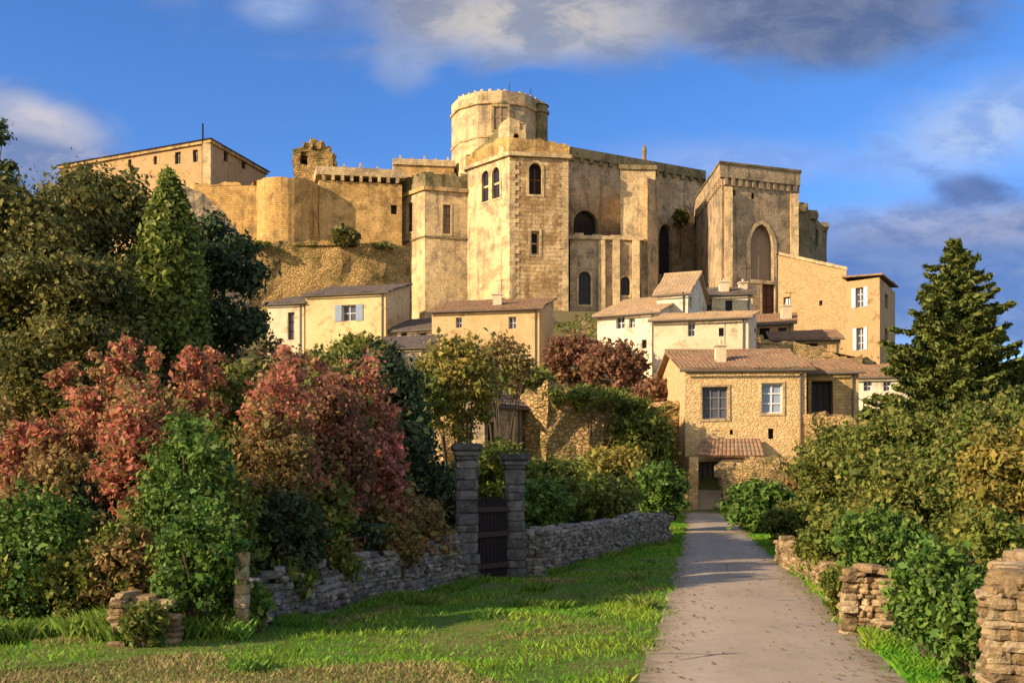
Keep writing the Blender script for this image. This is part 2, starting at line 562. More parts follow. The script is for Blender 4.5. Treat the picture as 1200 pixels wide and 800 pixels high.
def empty(name, loc, label, cat, group=None):
    e = bpy.data.objects.new(name, None)
    e.empty_display_size = .2
    e.location = loc
    e['_org'] = tuple(loc)
    COL.objects.link(e)
    return tag(e, label, cat, group)


# ------------------------------------------------------------------ terrain
PROF = [(-40, 0), (0, 0), (38, 0), (52, .25), (58, .5), (62, 3.2), (66, 6.0), (74, 8.2), (86, 11), (96, 13.5), (108, 18), (118, 21.5), (130, 23.5), (150, 25), (210, 26), (290, 22), (480, 5), (900, 0), (6000, -6)]


def prof(y):
    for (a, za), (b, zb) in zip(PROF, PROF[1:]):
        if y <= b:
            t = (y - a) / (b - a)
            return za + (zb - za) * (t * t * (3 - 2 * t) if abs(zb - za) > 1.5 else t)
    return PROF[-1][1]


def ground(x, y):
    z = prof(y)
    f = 1 - sstep(18, 85, x) if x > 0 else 1 - sstep(-70, -150, x)
    if y > 900: f = 1
    z *= f
    n = noise.noise(Vector((x * .05, y * .05, 3.1))) * 1.4 * sstep(55, 80, y)
    # rise behind the left hedge and behind the right-hand bushes
    z += 2.2 * sstep(-7, -20, x) * sstep(12, 34, y) * (1 - sstep(60, 90, y))
    z += 1.3 * sstep(6, 16, x - y * .18) * sstep(4, 22, y) * (1 - sstep(50, 70, y))
    # hillock behind the gate wall
    z += 2.0 * sstep(30, 46, y) * (1 - sstep(56, 66, y)) * (1 - sstep(2.0, 5.6, x)) * sstep(-30, -8, x)
    k = sstep(.9, 2.4, abs(x - road_c(y))) if y < 62 else 1
    u = (noise.noise(Vector((x * .35, y * .35, 0))) * .10 + noise.noise(Vector((x * 1.3, y * 1.3, 5))) * .03) * k * (1 - sstep(60, 200, y) * .5)
    far = sstep(900, 2500, y) * (noise.noise(Vector((x * .0012, 7.7, 1))) + .35) * 90
    return z + n + u + max(0, far)


ROAD = [(-6, -.55), (0, .6), (10.7, 2.72), (18.9, 4.3), (30.7, 6.4), (42, 8.4), (50, 9.9), (56, 10.8), (61, 11.4)]


def road_c(y):
    if y <= ROAD[0][0]: return ROAD[0][1]
    for (a, xa), (b, xb) in zip(ROAD, ROAD[1:]):
        if y <= b:
            return xa + (xb - xa) * (y - a) / (b - a)
    return ROAD[-1][1]


def build_terrain():
    ys = list(np.arange(-12, 24, .5)) + list(np.arange(24, 70, 1.0)) + list(np.arange(70, 160, 2.5)) + list(np.geomspace(160, 5500, 42))
    xs = list(np.arange(-16, 16, .5)) + list(np.arange(16, 50, 2.0)) + list(np.geomspace(50, 4500, 30))
    xs = sorted(set([-v for v in xs if v > 16] + xs))
    v = [(x, y, ground(x, y)) for y in ys for x in xs]
    W = len(xs)
    f = [(j * W + i, j * W + i + 1, (j + 1) * W + i + 1, (j + 1) * W + i) for j in range(len(ys) - 1) for i in range(W - 1)]
    me = bpy.data.meshes.new('ground'); me.from_pydata(v, [], f)
    m, n, b = mat_base('ground', .95)
    geo = n.new('ShaderNodeNewGeometry')
    P = geo.outputs['Position']
    a = n.noise(P, .5, 6, .65); c = n.noise(P, 5, 5, .7); fine = n.noise(P, 28, 4, .7)
    col = n.mix(n.ramp(a, .4, .62), (.11, .18, .02), (.18, .17, .05))
    col = n.mix(n.ramp(c, .5, .75, 0, .6), col, (.24, .18, .085))
    px_ = n.new('ShaderNodeSeparateXYZ'); n.l.new(P, px_.inputs[0])
    # dry strip close to the viewer and on the far hillside
    dry = n.math('ADD', n.ramp(px_.outputs[1], 12.2, 9.6, 0, .8), n.math('MULTIPLY', n.math('SUBTRACT', a, .5), 1.2))
    col = n.mix(n.math('MULTIPLY', dry, n.ramp(px_.outputs[0], 1.2, -1.5), clamp=True), col, (.26, .215, .11))
    hill = n.ramp(px_.outputs[1], 56, 64)
    col = n.mix(hill, col, n.mix(n.ramp(c, .4, .6), (.20, .16, .075), (.12, .115, .04)))
    far = n.ramp(px_.outputs[1], 300, 1200)
    col = n.mix(far, col, (.06, .075, .04))
    col = n.mix(1.0, col, n.mix(fine, (.5, .5, .5), (1.5, 1.5, 1.5)), 'MULTIPLY')
    n.l.new(col, b.inputs['Base Color'])
    n.l.new(n.bump(n.math('ADD', c, fine), .8, .06), b.inputs['Normal'])
    me.materials.append(m)
    me.polygons.foreach_set('use_smooth', [True] * len(f))
    o = bpy.data.objects.new('ground', me); COL.objects.link(o)
    tag(o, kind='structure')


build_terrain()


def build_road():
    m, n, b = mat_base('road_surface', .9)
    geo = n.new('ShaderNodeNewGeometry').outputs['Position']
    uvn = n.new('ShaderNodeUVMap').outputs[0]
    a = n.noise(geo, .45, 6, .65); c = n.noise(geo, 3.0, 5, .7); g = n.noise(geo, 60, 3, .8)
    col = n.mix(n.ramp(a, .35, .65), (.39, .32, .225), (.33, .27, .19))
    # worn wheel lines, paler than the middle
    ux = n.new('ShaderNodeSeparateXYZ'); n.l.new(uvn, ux.inputs[0])
    d1 = n.math('ABSOLUTE', n.math('SUBTRACT', n.math('ABSOLUTE', n.math('SUBTRACT', ux.outputs[0], .5)), .25))
    col = n.mix(n.math('MULTIPLY', n.ramp(d1, .16, .02, 0, .55), n.ramp(c, .3, .6)), col, (.43, .35, .27))
    ed = n.math('ABSOLUTE', n.math('SUBTRACT', ux.outputs[0], .5))
    col = n.mix(n.math('MULTIPLY', n.ramp(ed, .35, .5), n.ramp(c, .35, .6), clamp=True), col, (.21, .17, .10))
    ck = n.new('ShaderNodeTexVoronoi', feature='DISTANCE_TO_EDGE'); ck.inputs['Scale'].default_value = .55
    n.l.new(n.mapping(geo, (1, .7, 1)), ck.inputs['Vector'])
    col = n.mix(n.math('MULTIPLY', n.ramp(ck.outputs['Distance'], .012, .003), n.ramp(a, .5, .6), clamp=True), col, (.08, .07, .055))
    col = n.mix(1.0, col, n.mix(g, (.78, .78, .78), (1.22, 1.22, 1.22)), 'MULTIPLY')
    n.l.new(col, b.inputs['Base Color'])
    n.l.new(n.bump(n.math('ADD', n.math('MULTIPLY', g, .4), n.math('MULTIPLY', c, 2)), .4, .02), b.inputs['Normal'])
    MATS['road_surface'] = m
    mb = MB()
    ys = np.arange(-8, 60.5, .5)
    NU = 10
    rows = []
    for y in ys:
        c_ = road_c(y); row = []
        wdt = 1.42
        for k in range(NU + 1):
            t = k / NU
            wob = 0
            if k in (0, NU): wob = noise.noise(Vector((y * .8, k, 0))) * .16
            x = c_ - wdt + 2 * wdt * t + wob
            crown = .06 - .05 * (2 * t - 1) ** 2
            row.append((x, y, ground(c_, y) + crown))
        l, r = row[0], row[-1]
        row = [(l[0] - .12, y, l[2] - .25)] + row + [(r[0] + .12, y, r[2] - .25)]
        rows.append(row)
    for j in range(len(rows) - 1):
        for k in range(NU + 2):
            t0, t1 = (k - 1) / NU, k / NU
            mb.poly([rows[j][k], rows[j][k + 1], rows[j + 1][k + 1], rows[j + 1][k]],
                    [(t0, j * .5), (t1, j * .5), (t1, j * .5 + .5), (t0, j * .5 + .5)], 0, True)
    o = mb.build('road', 'road_surface')
    tag(o, kind='structure')


build_road()


# ------------------------------------------------------------------ walls with real openings
def edge_uv(p0, p1, px, py):
    k = (px - 600) / 1200.
    dx, dy = p1[0] - p0[0], p1[1] - p0[1]
    L = math.hypot(dx, dy)
    t = (k * p0[1] - p0[0]) / (dx - k * dy)
    Y = p0[1] + t * dy
    return t * L, PZ(py, Y)


def outline(u0, u1, z0, z1, arch):
    if not arch:
        return [(u0, z0), (u1, z0), (u1, z1), (u0, z1)], z1
    w2 = (u1 - u0) / 2; cu = (u0 + u1) / 2
    rise = min(w2 * (1.0 if arch == 'round' else 1.7), (z1 - z0) * .8)
    zs = z1 - rise
    pts = [(u0, z0), (u1, z0)]
    N = 10
    for i in range(N + 1):
        a = math.pi * i / N
        if arch == 'round':
            pts.append((cu + w2 * math.cos(a), zs + rise * math.sin(a)))
        else:
            s_ = abs(math.cos(a)); t = 1 - s_
            pts.append((cu + math.copysign(w2 * (1 - t ** 1.8), math.cos(a)) if s_ > 1e-6 else cu, zs + rise * (1 - (1 - t) ** 1.6)))
    return pts, zs


WIN_DEFAULT = dict(pane='dark_glass', frame='dark_wood', surround=None, sw=.18, cross=(1, 1), depth=.35)


def wall_seg(mb, p0, p1, z0, z1a, z1b=None, ops=(), step=1.8, rag=0.0, uoff=0.0, wins=None, mi=0):
    """one wall face p0->p1 (outside on its right hand), with openings cut through and revealed"""
    if z1b is None: z1b = z1a
    dx, dy = p1[0] - p0[0], p1[1] - p0[1]
    L = math.hypot(dx, dy); dx /= L; dy /= L
    nx, ny = dy, -dx
    def P(u, z, d=0.0): return (p0[0] + dx * u - nx * d, p0[1] + dy * u - ny * d, z)
    rects = []
    for op in ops:
        x0, y0, x1, y1 = op['px']
        u0, _ = edge_uv(p0, p1, x0, y0); u1, _ = edge_uv(p0, p1, x1, y0)
        _, zt = edge_uv(p0, p1, (x0 + x1) / 2, y0); _, zb = edge_uv(p0, p1, (x0 + x1) / 2, y1)
        u0 = max(.05, u0); u1 = min(L - .05, u1)
        rects.append((u0, u1, zb, zt, op))
    zmin = min(z1a, z1b)
    us = {0.0, L}; zs = {z0, zmin}
    for r in rects:
        us |= {r[0], r[1]}; zs |= {max(z0, r[2]), min(zmin, r[3])}
    def fill(a):
        a = sorted(a); o = [a[0]]
        for b in a[1:]:
            if b - o[-1] < 1e-4: continue
            n = max(1, int(math.ceil((b - o[-1]) / step))); s_ = o[-1]
            o += [s_ + (b - s_) * i / n for i in range(1, n + 1)]
        return o
    us = fill(us); zs = fill(zs)
    def top(u):
        z = z1a + (z1b - z1a) * u / L
        if rag:
            q = Vector(P(u, 0))
            z -= abs(noise.noise(q * .45)) * rag * 1.6 + (noise.noise(q * 2.3) + .5) * rag * .35
        return z
    for a, b in zip(us, us[1:]):
        for c, d in zip(zs, zs[1:]):
            mu, mz = (a + b) / 2, (c + d) / 2
            if any(r[0] < mu < r[1] and r[2] < mz < r[3] for r in rects): continue
            mb.poly([P(a, c), P(b, c), P(b, d), P(a, d)], [(a + uoff, c), (b + uoff, c), (b + uoff, d), (a + uoff, d)], mi)
    if rag or z1a != z1b:
        fs = []
        for a, b in zip(us, us[1:]):
            n = max(1, int((b - a) / .45)) if rag else 1
            fs += [(a + (b - a) * i / n, a + (b - a) * (i + 1) / n) for i in range(n)]
        for a, b in fs:
            ta, tb = max(zmin - (rag * 2), top(a)), max(zmin - rag * 2, top(b))
            if rag:
                ta = zmin + (ta - zmin) + rag; tb = tb + rag
            if ta - zmin < .001 and tb - zmin < .001: continue
            ta = max(ta, zmin); tb = max(tb, zmin)
            mb.poly([P(a, zmin), P(b, zmin), P(b, tb), P(a, ta)], [(a + uoff, zmin), (b + uoff, zmin), (b + uoff, tb), (a + uoff, ta)], mi)
            if rag:
                t_ = .9
                mb.poly([P(a, zmin, t_), P(a, ta, t_), P(b, tb, t_), P(b, zmin, t_)], None, mi)
                mb.poly([P(a, ta), P(b, tb), P(b, tb, t_), P(a, ta, t_)], None, mi)
    for u0, u1, zb, zt, op in rects:
        o = dict(WIN_DEFAULT); o.update(op)
        pts, zsp = outline(u0, u1, zb, zt, o.get('arch'))
        if o.get('arch'):
            cu = (u0 + u1) / 2
            right = [p for p in pts[2:] if p[0] >= cu - 1e-6]; left = [p for p in pts[2:] if p[0] <= cu + 1e-6]
            for A, B in zip(right, right[1:]):
                mb.poly([P(u1, zt), P(*B), P(*A)], [(u1, zt), B, A], mi)
            for A, B in zip(left, left[1:]):
                mb.poly([P(u0, zt), P(*B), P(*A)], [(u0, zt), B, A], mi)
        dp = o['depth']
        n = len(pts)
        for i in range(n):
            A, B = pts[i], pts[(i + 1) % n]
            if math.hypot(A[0] - B[0], A[1] - B[1]) < 1e-5: continue
            mb.poly([P(*A), P(*A, dp + .05), P(*B, dp + .05), P(*B)], [(0, A[1]), (dp, A[1]), (dp, B[1]), (0, B[1])], mi)
        if wins is not None:
            wins.append((P, pts, o, (u0, u1, zb, zt)))


def make_windows(wins, parent, jit=0.0, jf=.5, as_parts=False):
    for P, pts, o, (u0, u1, zb, zt) in wins:
        mb = MB(); dp = o['depth']
        mats = [o['pane'], o['frame'], o['surround'] or 'pale_stone']
        tgt = mb
        mb.poly([P(*p, dp) for p in pts], None, 0)
        fr = MB() if as_parts else mb
        def bar(a, b, c, d):
            t = .06 if not o.get('plank') else .03
            fr.poly([P(a, c, dp - t), P(b, c, dp - t), P(b, d, dp - t), P(a, d, dp - t)], None, 1)
            fr.poly([P(a, c, dp - t), P(a, d, dp - t), P(a, d, dp - .001), P(a, c, dp - .001)], None, 1)
            fr.poly([P(b, d, dp - t), P(b, c, dp - t), P(b, c, dp - .001), P(b, d, dp - .001)], None, 1)
            fr.poly([P(a, c, dp - t), P(a, c, dp - .001), P(b, c, dp - .001), P(b, c, dp - t)], None, 1)
        fw = o.get('fw', .07)
        nv, nh = o['cross']
        for i in range(1, nv + 1):
            c = u0 + (u1 - u0) * i / (nv + 1); bar(c - fw / 2, c + fw / 2, zb, (zt - fw) if not o.get('arch') else zt - (u1 - u0) * .35)
        for i in range(1, nh + 1):
            c = zb + (zt - zb) * i / (nh + 1); bar(u0, u1, c - fw / 2, c + fw / 2)
        if not o.get('arch') and nv + nh > 0:
            bar(u0, u0 + fw, zb, zt); bar(u1 - fw, u1, zb, zt); bar(u0 + fw, u1 - fw, zb, zb + fw); bar(u0 + fw, u1 - fw, zt - fw, zt)
        if o['surround']:
            sw = o['sw']; cu, cz = (u0 + u1) / 2, (zb + zt) / 2
            ku = ((u1 - u0) / 2 + sw) / ((u1 - u0) / 2); kz = ((zt - zb) / 2 + sw) / ((zt - zb) / 2)
            out = [(cu + (a - cu) * ku, cz + (b - cz) * kz) for a, b in pts]
            n = len(pts)
            for i in range(n):
                j = (i + 1) % n
                A, B, C, D = pts[i], pts[j], out[j], out[i]
                fr.poly([P(*A, -.07), P(*D, -.07), P(*C, -.07), P(*B, -.07)], None, 2)
                fr.poly([P(*D, -.07), P(*D, .02), P(*C, .02), P(*C, -.07)], None, 2)
                fr.poly([P(*A, -.07), P(*B, -.07), P(*B, .06), P(*A, .06)], None, 2)
        kind = o.get('name', 'window')
        wobj = mb.build(kind, mats if not as_parts else mats[:1], parent, jit=jit, jf=jf)
        if as_parts and fr.f:
            fr.build('frame', mats, wobj, jit=jit, jf=jf)
        if o.get('shutters'):
            for side in (0, 1):
                s_ = MB(); ww = (u1 - u0) * .5
                a = (u0 - ww - .03) if side == 0 else (u1 + .03)
                b = a + ww
                nb = 5
                for k in range(nb):
                    c, d = a + (b - a) * k / nb, a + (b - a) * (k + .93) / nb
                    q = [P(c, zb, -.03), P(d, zb, -.03), P(d, zt, -.03), P(c, zt, -.03)]
                    q2 = [P(c, zb, -.07), P(d, zb, -.07), P(d, zt, -.07), P(c, zt, -.07)]
                    s_.poly(q2)
                    for e in range(4):
                        g = (e + 1) % 4
                        s_.poly([q[e], q[g], q2[g], q2[e]])
                for zz in (zb + (zt - zb) * .15, zb + (zt - zb) * .8):
                    s_.poly([P(a, zz, -.09), P(b, zz, -.09), P(b, zz + .08, -.09), P(a, zz + .08, -.09)])
                s_.build('shutter', o['shutters'], parent)


def block(name, parent, poly, z0, z1, mat, ops=None, rag=0, jit=.10, jf=.35, cap='cornice_stone', step=1.8, zs=None, as_parts=False, edge_mats=None, extra=None):
    """storeyed stone block: all faces of a footprint, its top closed; windows become sub-parts"""
    mb = MB(); wins = []
    n = len(poly); u = 0
    ops = ops or {}
    for i in range(n):
        a, b = poly[i], poly[(i + 1) % n]
        za, zb_ = (zs[i], zs[(i + 1) % n]) if zs else (z1, z1)
        wall_seg(mb, a, b, z0, za, zb_, ops.get(i, ()), step, rag, u, wins, (2 if edge_mats and i in edge_mats else 0))
        u += math.hypot(b[0] - a[0], b[1] - a[1])
    mb.poly([(p[0], p[1], (zs[i] if zs else z1) - (.02 if not rag else 0)) for i, p in enumerate(poly)], None, 1)
    o = mb.build(name, [mat, cap] + (list(edge_mats.values()) if edge_mats else []), parent, jit=jit, jf=jf)
    make_windows(wins, o, jit, jf, False)
    return o


def offset_poly(poly, d):
    """push every side of a convex footprint outwards by d"""
    n = len(poly); out = []
    for i in range(n):
        p = Vector(poly[i]); a = Vector(poly[i - 1]); b = Vector(poly[(i + 1) % n])
        d1 = (p - a).normalized(); d2 = (b - p).normalized()
        n1 = Vector((d1.y, -d1.x)); n2 = Vector((d2.y, -d2.x))
        m = (n1 + n2)
        m = m / max(.3, m.length_squared) * 2
        out.append((p.x + m.x * d, p.y + m.y * d))
    return out


def band(name, parent, poly, z0, z1, out, mat, edges=None, jit=.06, corbels=None, merlons=None, holes=False):
    """projecting course round a block, optionally on corbels and with small upstands"""
    mb = MB()
    q = offset_poly(poly, out)
    mb.prism(q, z0, z1)
    n = len(poly)
    for i in (edges if edges is not None else range(n)):
        a, b = Vector(poly[i]), Vector(poly[(i + 1) % n])
        L = (b - a).length; d = (b - a) / L
        if corbels:
            pitch, cw, ch = corbels
            k = int(L / pitch)
            for j in range(k + 1):
                c = a + d * (L * (j + .5) / (k + 1))
                mb.obox(((c - d * cw / 2)[:], (c + d * cw / 2)[:]), .1, z0 - ch, z0 + .02, 0, out - .03)
        if merlons:
            pitch, mw, mh = merlons
            k = int(L / pitch)
            for j in range(k + 1):
                c = a + d * (L * (j + .5) / (k + 1))
                h = mh * random.uniform(.35, 1.1)
                mb.obox(((c - d * mw / 2)[:], (c + d * mw / 2)[:]), .5, z1 - .02, z1 + h, 0, out - .08)
    return mb.build(name, mat, parent, jit=jit)


def roof_slope(mb, a, b, c, d, pitch=.26, row=.42, amp=.05, thick=.12, mi=0):
    """canal-tile slope: a-b the eave (left to right), d-c the upper edge"""
    a, b, c, d = map(Vector, (a, b, c, d))
    n = (b - a).cross(d - a).normalized()
    if n.z < 0: n = -n
    W = (b - a).length; H = (d - a).length
    nu = max(2, int(W / pitch)); nv = max(1, int(H / row))
    prof_ = [0.0, .7, 1.0, .7]
    def P(i4, v):
        u = i4 / (4 * nu)
        p = (a.lerp(b, u)).lerp(d.lerp(c, u), v)
        return p
    for j in range(nv):
        v0, v1 = j / nv, (j + 1) / nv
        for i in range(4 * nu):
            h0 = prof_[i % 4] * amp; h1 = prof_[(i + 1) % 4] * amp
            lift = .035
            p = [P(i, v0) + n * (h0 + lift), P(i + 1, v0) + n * (h1 + lift), P(i + 1, v1) + n * h1, P(i, v1) + n * h0]
            mb.poly(p, [(i / 4 * pitch, v0 * H), ((i + 1) / 4 * pitch, v0 * H), ((i + 1) / 4 * pitch, v1 * H), (i / 4 * pitch, v1 * H)], mi)
            mb.poly([P(i, v0) - n * .02, P(i + 1, v0) - n * .02, p[1], p[0]], None, mi)
    lo = [x - n * thick for x in (a, b, c, d)]; hi = [x - n * .004 for x in (a, b, c, d)]
    mb.poly(list(reversed(lo)), None, mi)
    for i in range(4):
        j = (i + 1) % 4
        mb.poly([lo[i], lo[j], hi[j], hi[i]], None, mi)


def house(name, label, fl, fr, depth, z0, ze, zr, mat, roofmat='clay_tiles', ops=None, side_ops=None, left_ops=None, t=1.0, over=.35, cat='house',
          group=None, chimneys=(), back=None, wdir=None, pitch=.3, jit=.04):
    """house on a front wall fl-fr; t = where the ridge stands (1 = lean-to rising to the back)"""
    a, b = Vector(fl), Vector(fr)
    d = (b - a).normalized(); n = Vector((-d.y, d.x))
    if wdir is not None: n = Vector(wdir).normalized()
    br = b + n * depth; bl = a + n * depth
    mr, ml = b + n * depth * t, a + n * depth * t
    zb = zr if t >= .999 else ze
    org = ((a.x + b.x) / 2, (a.y + b.y) / 2 + .2, z0)
    e = empty(name, org, label, cat, group)
    mb = MB(); wins = []
    wall_seg(mb, a[:], b[:], z0, ze, None, ops or (), 2.0, 0, 0, wins)
    if t >= .999:
        wall_seg(mb, b[:], br[:], z0, ze, zr, side_ops or (), 2.0, 0, 0, wins)
        wall_seg(mb, bl[:], a[:], z0, zr, ze, left_ops or (), 2.0, 0, 0, wins)
    else:
        wall_seg(mb, b[:], mr[:], z0, ze, zr, side_ops or (), 2.0, 0, 0, wins)
        wall_seg(mb, mr[:], br[:], z0, zr, zb, (), 2.0)
        wall_seg(mb, bl[:], ml[:], z0, zb, zr, (), 2.0)
        wall_seg(mb, ml[:], a[:], z0, zr, ze, left_ops or (), 2.0, 0, 0, wins)
    wall_seg(mb, br[:], bl[:], z0, zb, None, (), 2.0)
    mb.build('wall', mat, e, jit=jit)
    make_windows(wins, e, jit, .5, True)
    dp_ = MB(); c_ = b - d * .35 - n * .09
    dp_.tube([(c_.x, c_.y, z0), (c_.x, c_.y, ze - .25), (c_.x - n.x * .3, c_.y - n.y * .3, ze - .05)], [.055] * 3, 6)
    dp_.build('downpipe', 'zinc', e)
    # roof with eaves and verge overhang
    rb = MB()
    def V3(p, z): return (p[0], p[1], z)
    sl = (zr - ze) / max(.1, depth * t)
    f0 = a - n * over - d * over; f1 = b - n * over + d * over
    r1 = mr + d * over; r0 = ml - d * over
    zo = ze - sl * over
    k = .13
    roof_slope(rb, V3(f0, zo + k), V3(f1, zo + k), V3(r1, zr + k), V3(r0, zr + k), pitch)
    if t < .999:
        sl2 = (zr - zb) / (depth * (1 - t))
        g0 = br + n * over + d * over; g1 = bl + n * over - d * over
        roof_slope(rb, V3(g0, zb - sl2 * over + k), V3(g1, zb - sl2 * over + k), V3(r0, zr + k), V3(r1, zr + k), pitch)
        rb.tube([V3(r0, zr + k + .04), V3((r0 + r1) / 2, zr + k + .04), V3(r1, zr + k + .04)], [.12] * 3, 6)
    rf = rb.build('roof', roofmat, e, jit=.12, jf=.6)
    gu = MB(); g0_ = f0 - n * .06; g1_ = f1 - n * .06
    gu.tube([V3(g0_, zo - .03), V3((g0_ + g1_) / 2, zo - .05), V3(g1_, zo - .03)], [.07] * 3, 6); gu.build('gutter', 'zinc', rf)
    for (u, v, w_, h) in chimneys:
        c = a + d * u + n * v
        zc = ze + sl * v - .3
        cb = MB()
        cb.box(c.x - w_ / 2, c.x + w_ / 2, c.y - w_ / 2, c.y + w_ / 2, zc, zc + h)
        cb.box(c.x - w_ / 2 - .08, c.x + w_ / 2 + .08, c.y - w_ / 2 - .08, c.y + w_ / 2 + .08, zc + h, zc + h + .12)
        cb.tube([(c.x, c.y, zc + h + .12), (c.x, c.y, zc + h + .4)], [.11, .09], 8)
        cb.build('chimney', 'cream_plaster', rf)
    if chimneys:
        ab = MB(); ax_, ay_ = c.x + w_ * .5, c.y + .05
        ab.tube([(ax_, ay_, zc), (ax_, ay_, zc + h + 1.5)], [.03, .025], 5)
        ab.tube([(ax_ - .5, ay_, zc + h + 1.4), (ax_ + .5, ay_ - .2, zc + h + 1.4)], [.018, .018], 4)
        for q_ in (-.4, -.15, .1, .35):
            ab.tube([(ax_ + q_, ay_ - .3, zc + h + 1.4), (ax_ + q_, ay_ + .3, zc + h + 1.4)], [.014, .014], 4)
        ab.build('aerial', 'dark_iron', rf)
    return e


# ================================================================== THE CASTLE
castle = empty('castle', (PX(450, 132), 134, 24), 'great golden stone castle with curtain wall and towers crowning the hilltop', 'castle')

# long palace wing at the far left
A = pt(72, 146); Bc = pt(246, 135); C_ = pt(311, 148.5)
D_ = (A[0] + C_[0] - Bc[0], A[1] + C_[1] - Bc[1])
wing_poly = [A, Bc, C_, D_]
W = lambda x0, y0, x1, y1, **k: dict(px=(x0, y0, x1, y1), **k)
block('palace_wing', castle, wing_poly, 26, 47.3, 'pink_plaster',
      {0: [W(205, 178, 212, 192, cross=(1, 1)), W(226, 176, 232, 190), W(150, 187, 154, 196, pane='infill_stone'), W(180, 183, 184, 193, pane='infill_stone')],
       1: [W(262, 178, 267, 190), W(283, 188, 288, 198)]})
band('cornice', castle, wing_poly, 47.3, 47.7, .35, 'castle_stone')
mb = MB(); q = offset_poly(wing_poly, .6); qc = offset_poly(wing_poly, -6)
for i in range(4):
    j2 = (i + 1) % 4
    mb.poly([(*q[i], 47.75), (*q[j2], 47.75), (*qc[j2], 49.0), (*qc[i], 49.0)])
mb.poly([(*p, 49.0) for p in qc]); mb.poly([(*p, 47.72) for p in reversed(q)])
mb.build('roof', 'grey_tiles', castle)
q0 = pt(246, 135)
mb = MB(); mb.prism([(q0[0] - 1.0, q0[1] + .02), (q0[0] + .12, q0[1] - .12), (q0[0] + .3, q0[1] + .5), (q0[0] - .6, q0[1] + 1)], 26, 47.28)
mb.build('quoin', 'pale_stone', castle, jit=.04)
mb = MB(); q0 = pt(238, 135.3); mb.tube([(q0[0], q0[1] - .15, 30), (q0[0], q0[1] - .15, 49.9)], [.12, .12], 8); mb.build('downpipe', 'dark_iron', castle)

# curtain wall, left length, bastion, right length
ct = 41.2
block('curtain_wall', castle, [pt(226, 133.5), pt(305, 133), pt(300, 138), pt(215, 138)], 23, ct, 'curtain_stone', rag=.7, jit=.15)
cx, cy, R = PX(338, 135), 135.0, 4.2
circ = [(cx + R * math.cos(a), cy + R * math.sin(a)) for a in np.linspace(0, 2 * math.pi, 33)[:-1]]
block('bastion', castle, circ, 23, ct + .1, 'curtain_stone', rag=.45, jit=.12)
cw = [pt(374, 134.2), pt(471, 136.0), pt(468, 140), pt(370, 139)]
cwo = block('curtain_wall', castle, cw, 23, 42.2, 'curtain_stone', {0: [W(458, 240, 465, 251, cross=(0, 0), pane='shadow_void'), W(400, 262, 404, 270, cross=(0, 0), pane='shadow_void')]}, jit=.12)
band('parapet', castle, cw, 42.9, 44.0, .35, 'pale_stone', edges=[0], corbels=(1.3, .4, .7), merlons=(2.6, .25, .7), jit=.15)

rw = [pt(462, 143), pt(532, 144), pt(530, 147), pt(462, 147)]
block('rear_wall', castle, rw, 23, PZ(193, 143), 'curtain_stone', jit=.12)
band('parapet', castle, rw, PZ(193, 143), PZ(186, 143), .2, 'pale_stone', edges=[0], merlons=(1.8, .25, .7), jit=.15)
# ruined turret on the curtain wall: broken shell with an opening right through
tx = PX(368, 139)
mb = MB()
tp = [(tx - 2.7, 138.6), (tx + 2.6, 138.9), (tx + 2.3, 142), (tx - 2.5, 142)]
wn = []
for i in range(4):
    hts = [(47.6, 47.4), (47.0, 45.6), (46.0, 46.3), (46.8, 46.8)][i]
    wall_seg(mb, tp[i], tp[(i + 1) % 4], 40, hts[0], hts[1], [W(352, 174, 361, 192, cross=(0, 0), pane='shadow_void', arch='round', depth=.8)] if i == 0 else (), .8, .3, 0, wn)
mb.poly([(p[0], p[1], 46.6) for p in tp])
for sx_, sz_ in ((-1.7, 47.6), (-1.0, 48.3), (-.1, 48.8), (.7, 48.5), (1.4, 47.8), (2.0, 46.9), (0, 47.9), (-.8, 47.6), (.9, 47.6), (2.3, 45.9)):
    mb.stone((tx + sx_, 139.8 + random.random() * .8, sz_), (1.4, 1.8, 1.1), 0, .4)
rt = mb.build('ruined_turret', 'terrace_rubble', castle, jit=.4, jf=.6)
make_windows(wn, rt, .4, .6)

# projecting wing left of the square tower
wd = [pt(466, 139.0), pt(498, 134.5), pt(551, 136), pt(552, 146), pt(486, 148)]
block('wing', castle, wd, 22, PZ(223, 134.5), 'pale_stone',
      {0: [W(477, 238, 484, 272, surround='pale_stone', sw=.25, cross=(1, 2), frame='cornice_stone', fw=.14)],
       1: [W(519, 240, 528, 274, surround='pale_stone', sw=.25, cross=(1, 2), frame='cornice_stone', fw=.14, pane='infill_stone')]})
zt = PZ(223, 134.5)
band('string_course', castle, wd, PZ(278, 134.5), PZ(276, 134.5), .14, 'cornice_stone')
band('cornice', castle, wd, zt, zt + .5, .35, 'castle_stone')
band('parapet', castle, wd, zt + .5, zt + 2.2, .12, 'cornice_stone', edges=[0, 1], merlons=(1.7, .9, .4), jit=.3)

# square corner tower
te = [pt(547, 136), pt(597, 130), pt(666, 131.3), (PX(666, 131.3) - 1.2, 141), (PX(547, 136) + 2, 144)]
sq = block('square_tower', castle, te, 20, 44.0, 'pale_stone',
           {0: [W(565, 200, 573, 236, surround='pale_stone', sw=.25, frame='pale_stone', cross=(0, 1), fw=.25, arch='round'),
                W(577, 196, 586, 232, surround='pale_stone', sw=.25, frame='pale_stone', cross=(0, 1), fw=.25, arch='round')],
            1: [W(620, 191, 635, 228, arch='round', surround='pale_stone', sw=.3, depth=.7, pane='shadow_void', frame='red_brown_wood', cross=(1, 1), fw=.16),
                W(622, 271, 632, 298, surround='pale_stone', sw=.3, depth=.6, pane='shadow_void', cross=(0, 1), fw=.2, frame='pale_stone')]},
           jit=.10, edge_mats={1: 'banded_stone'})
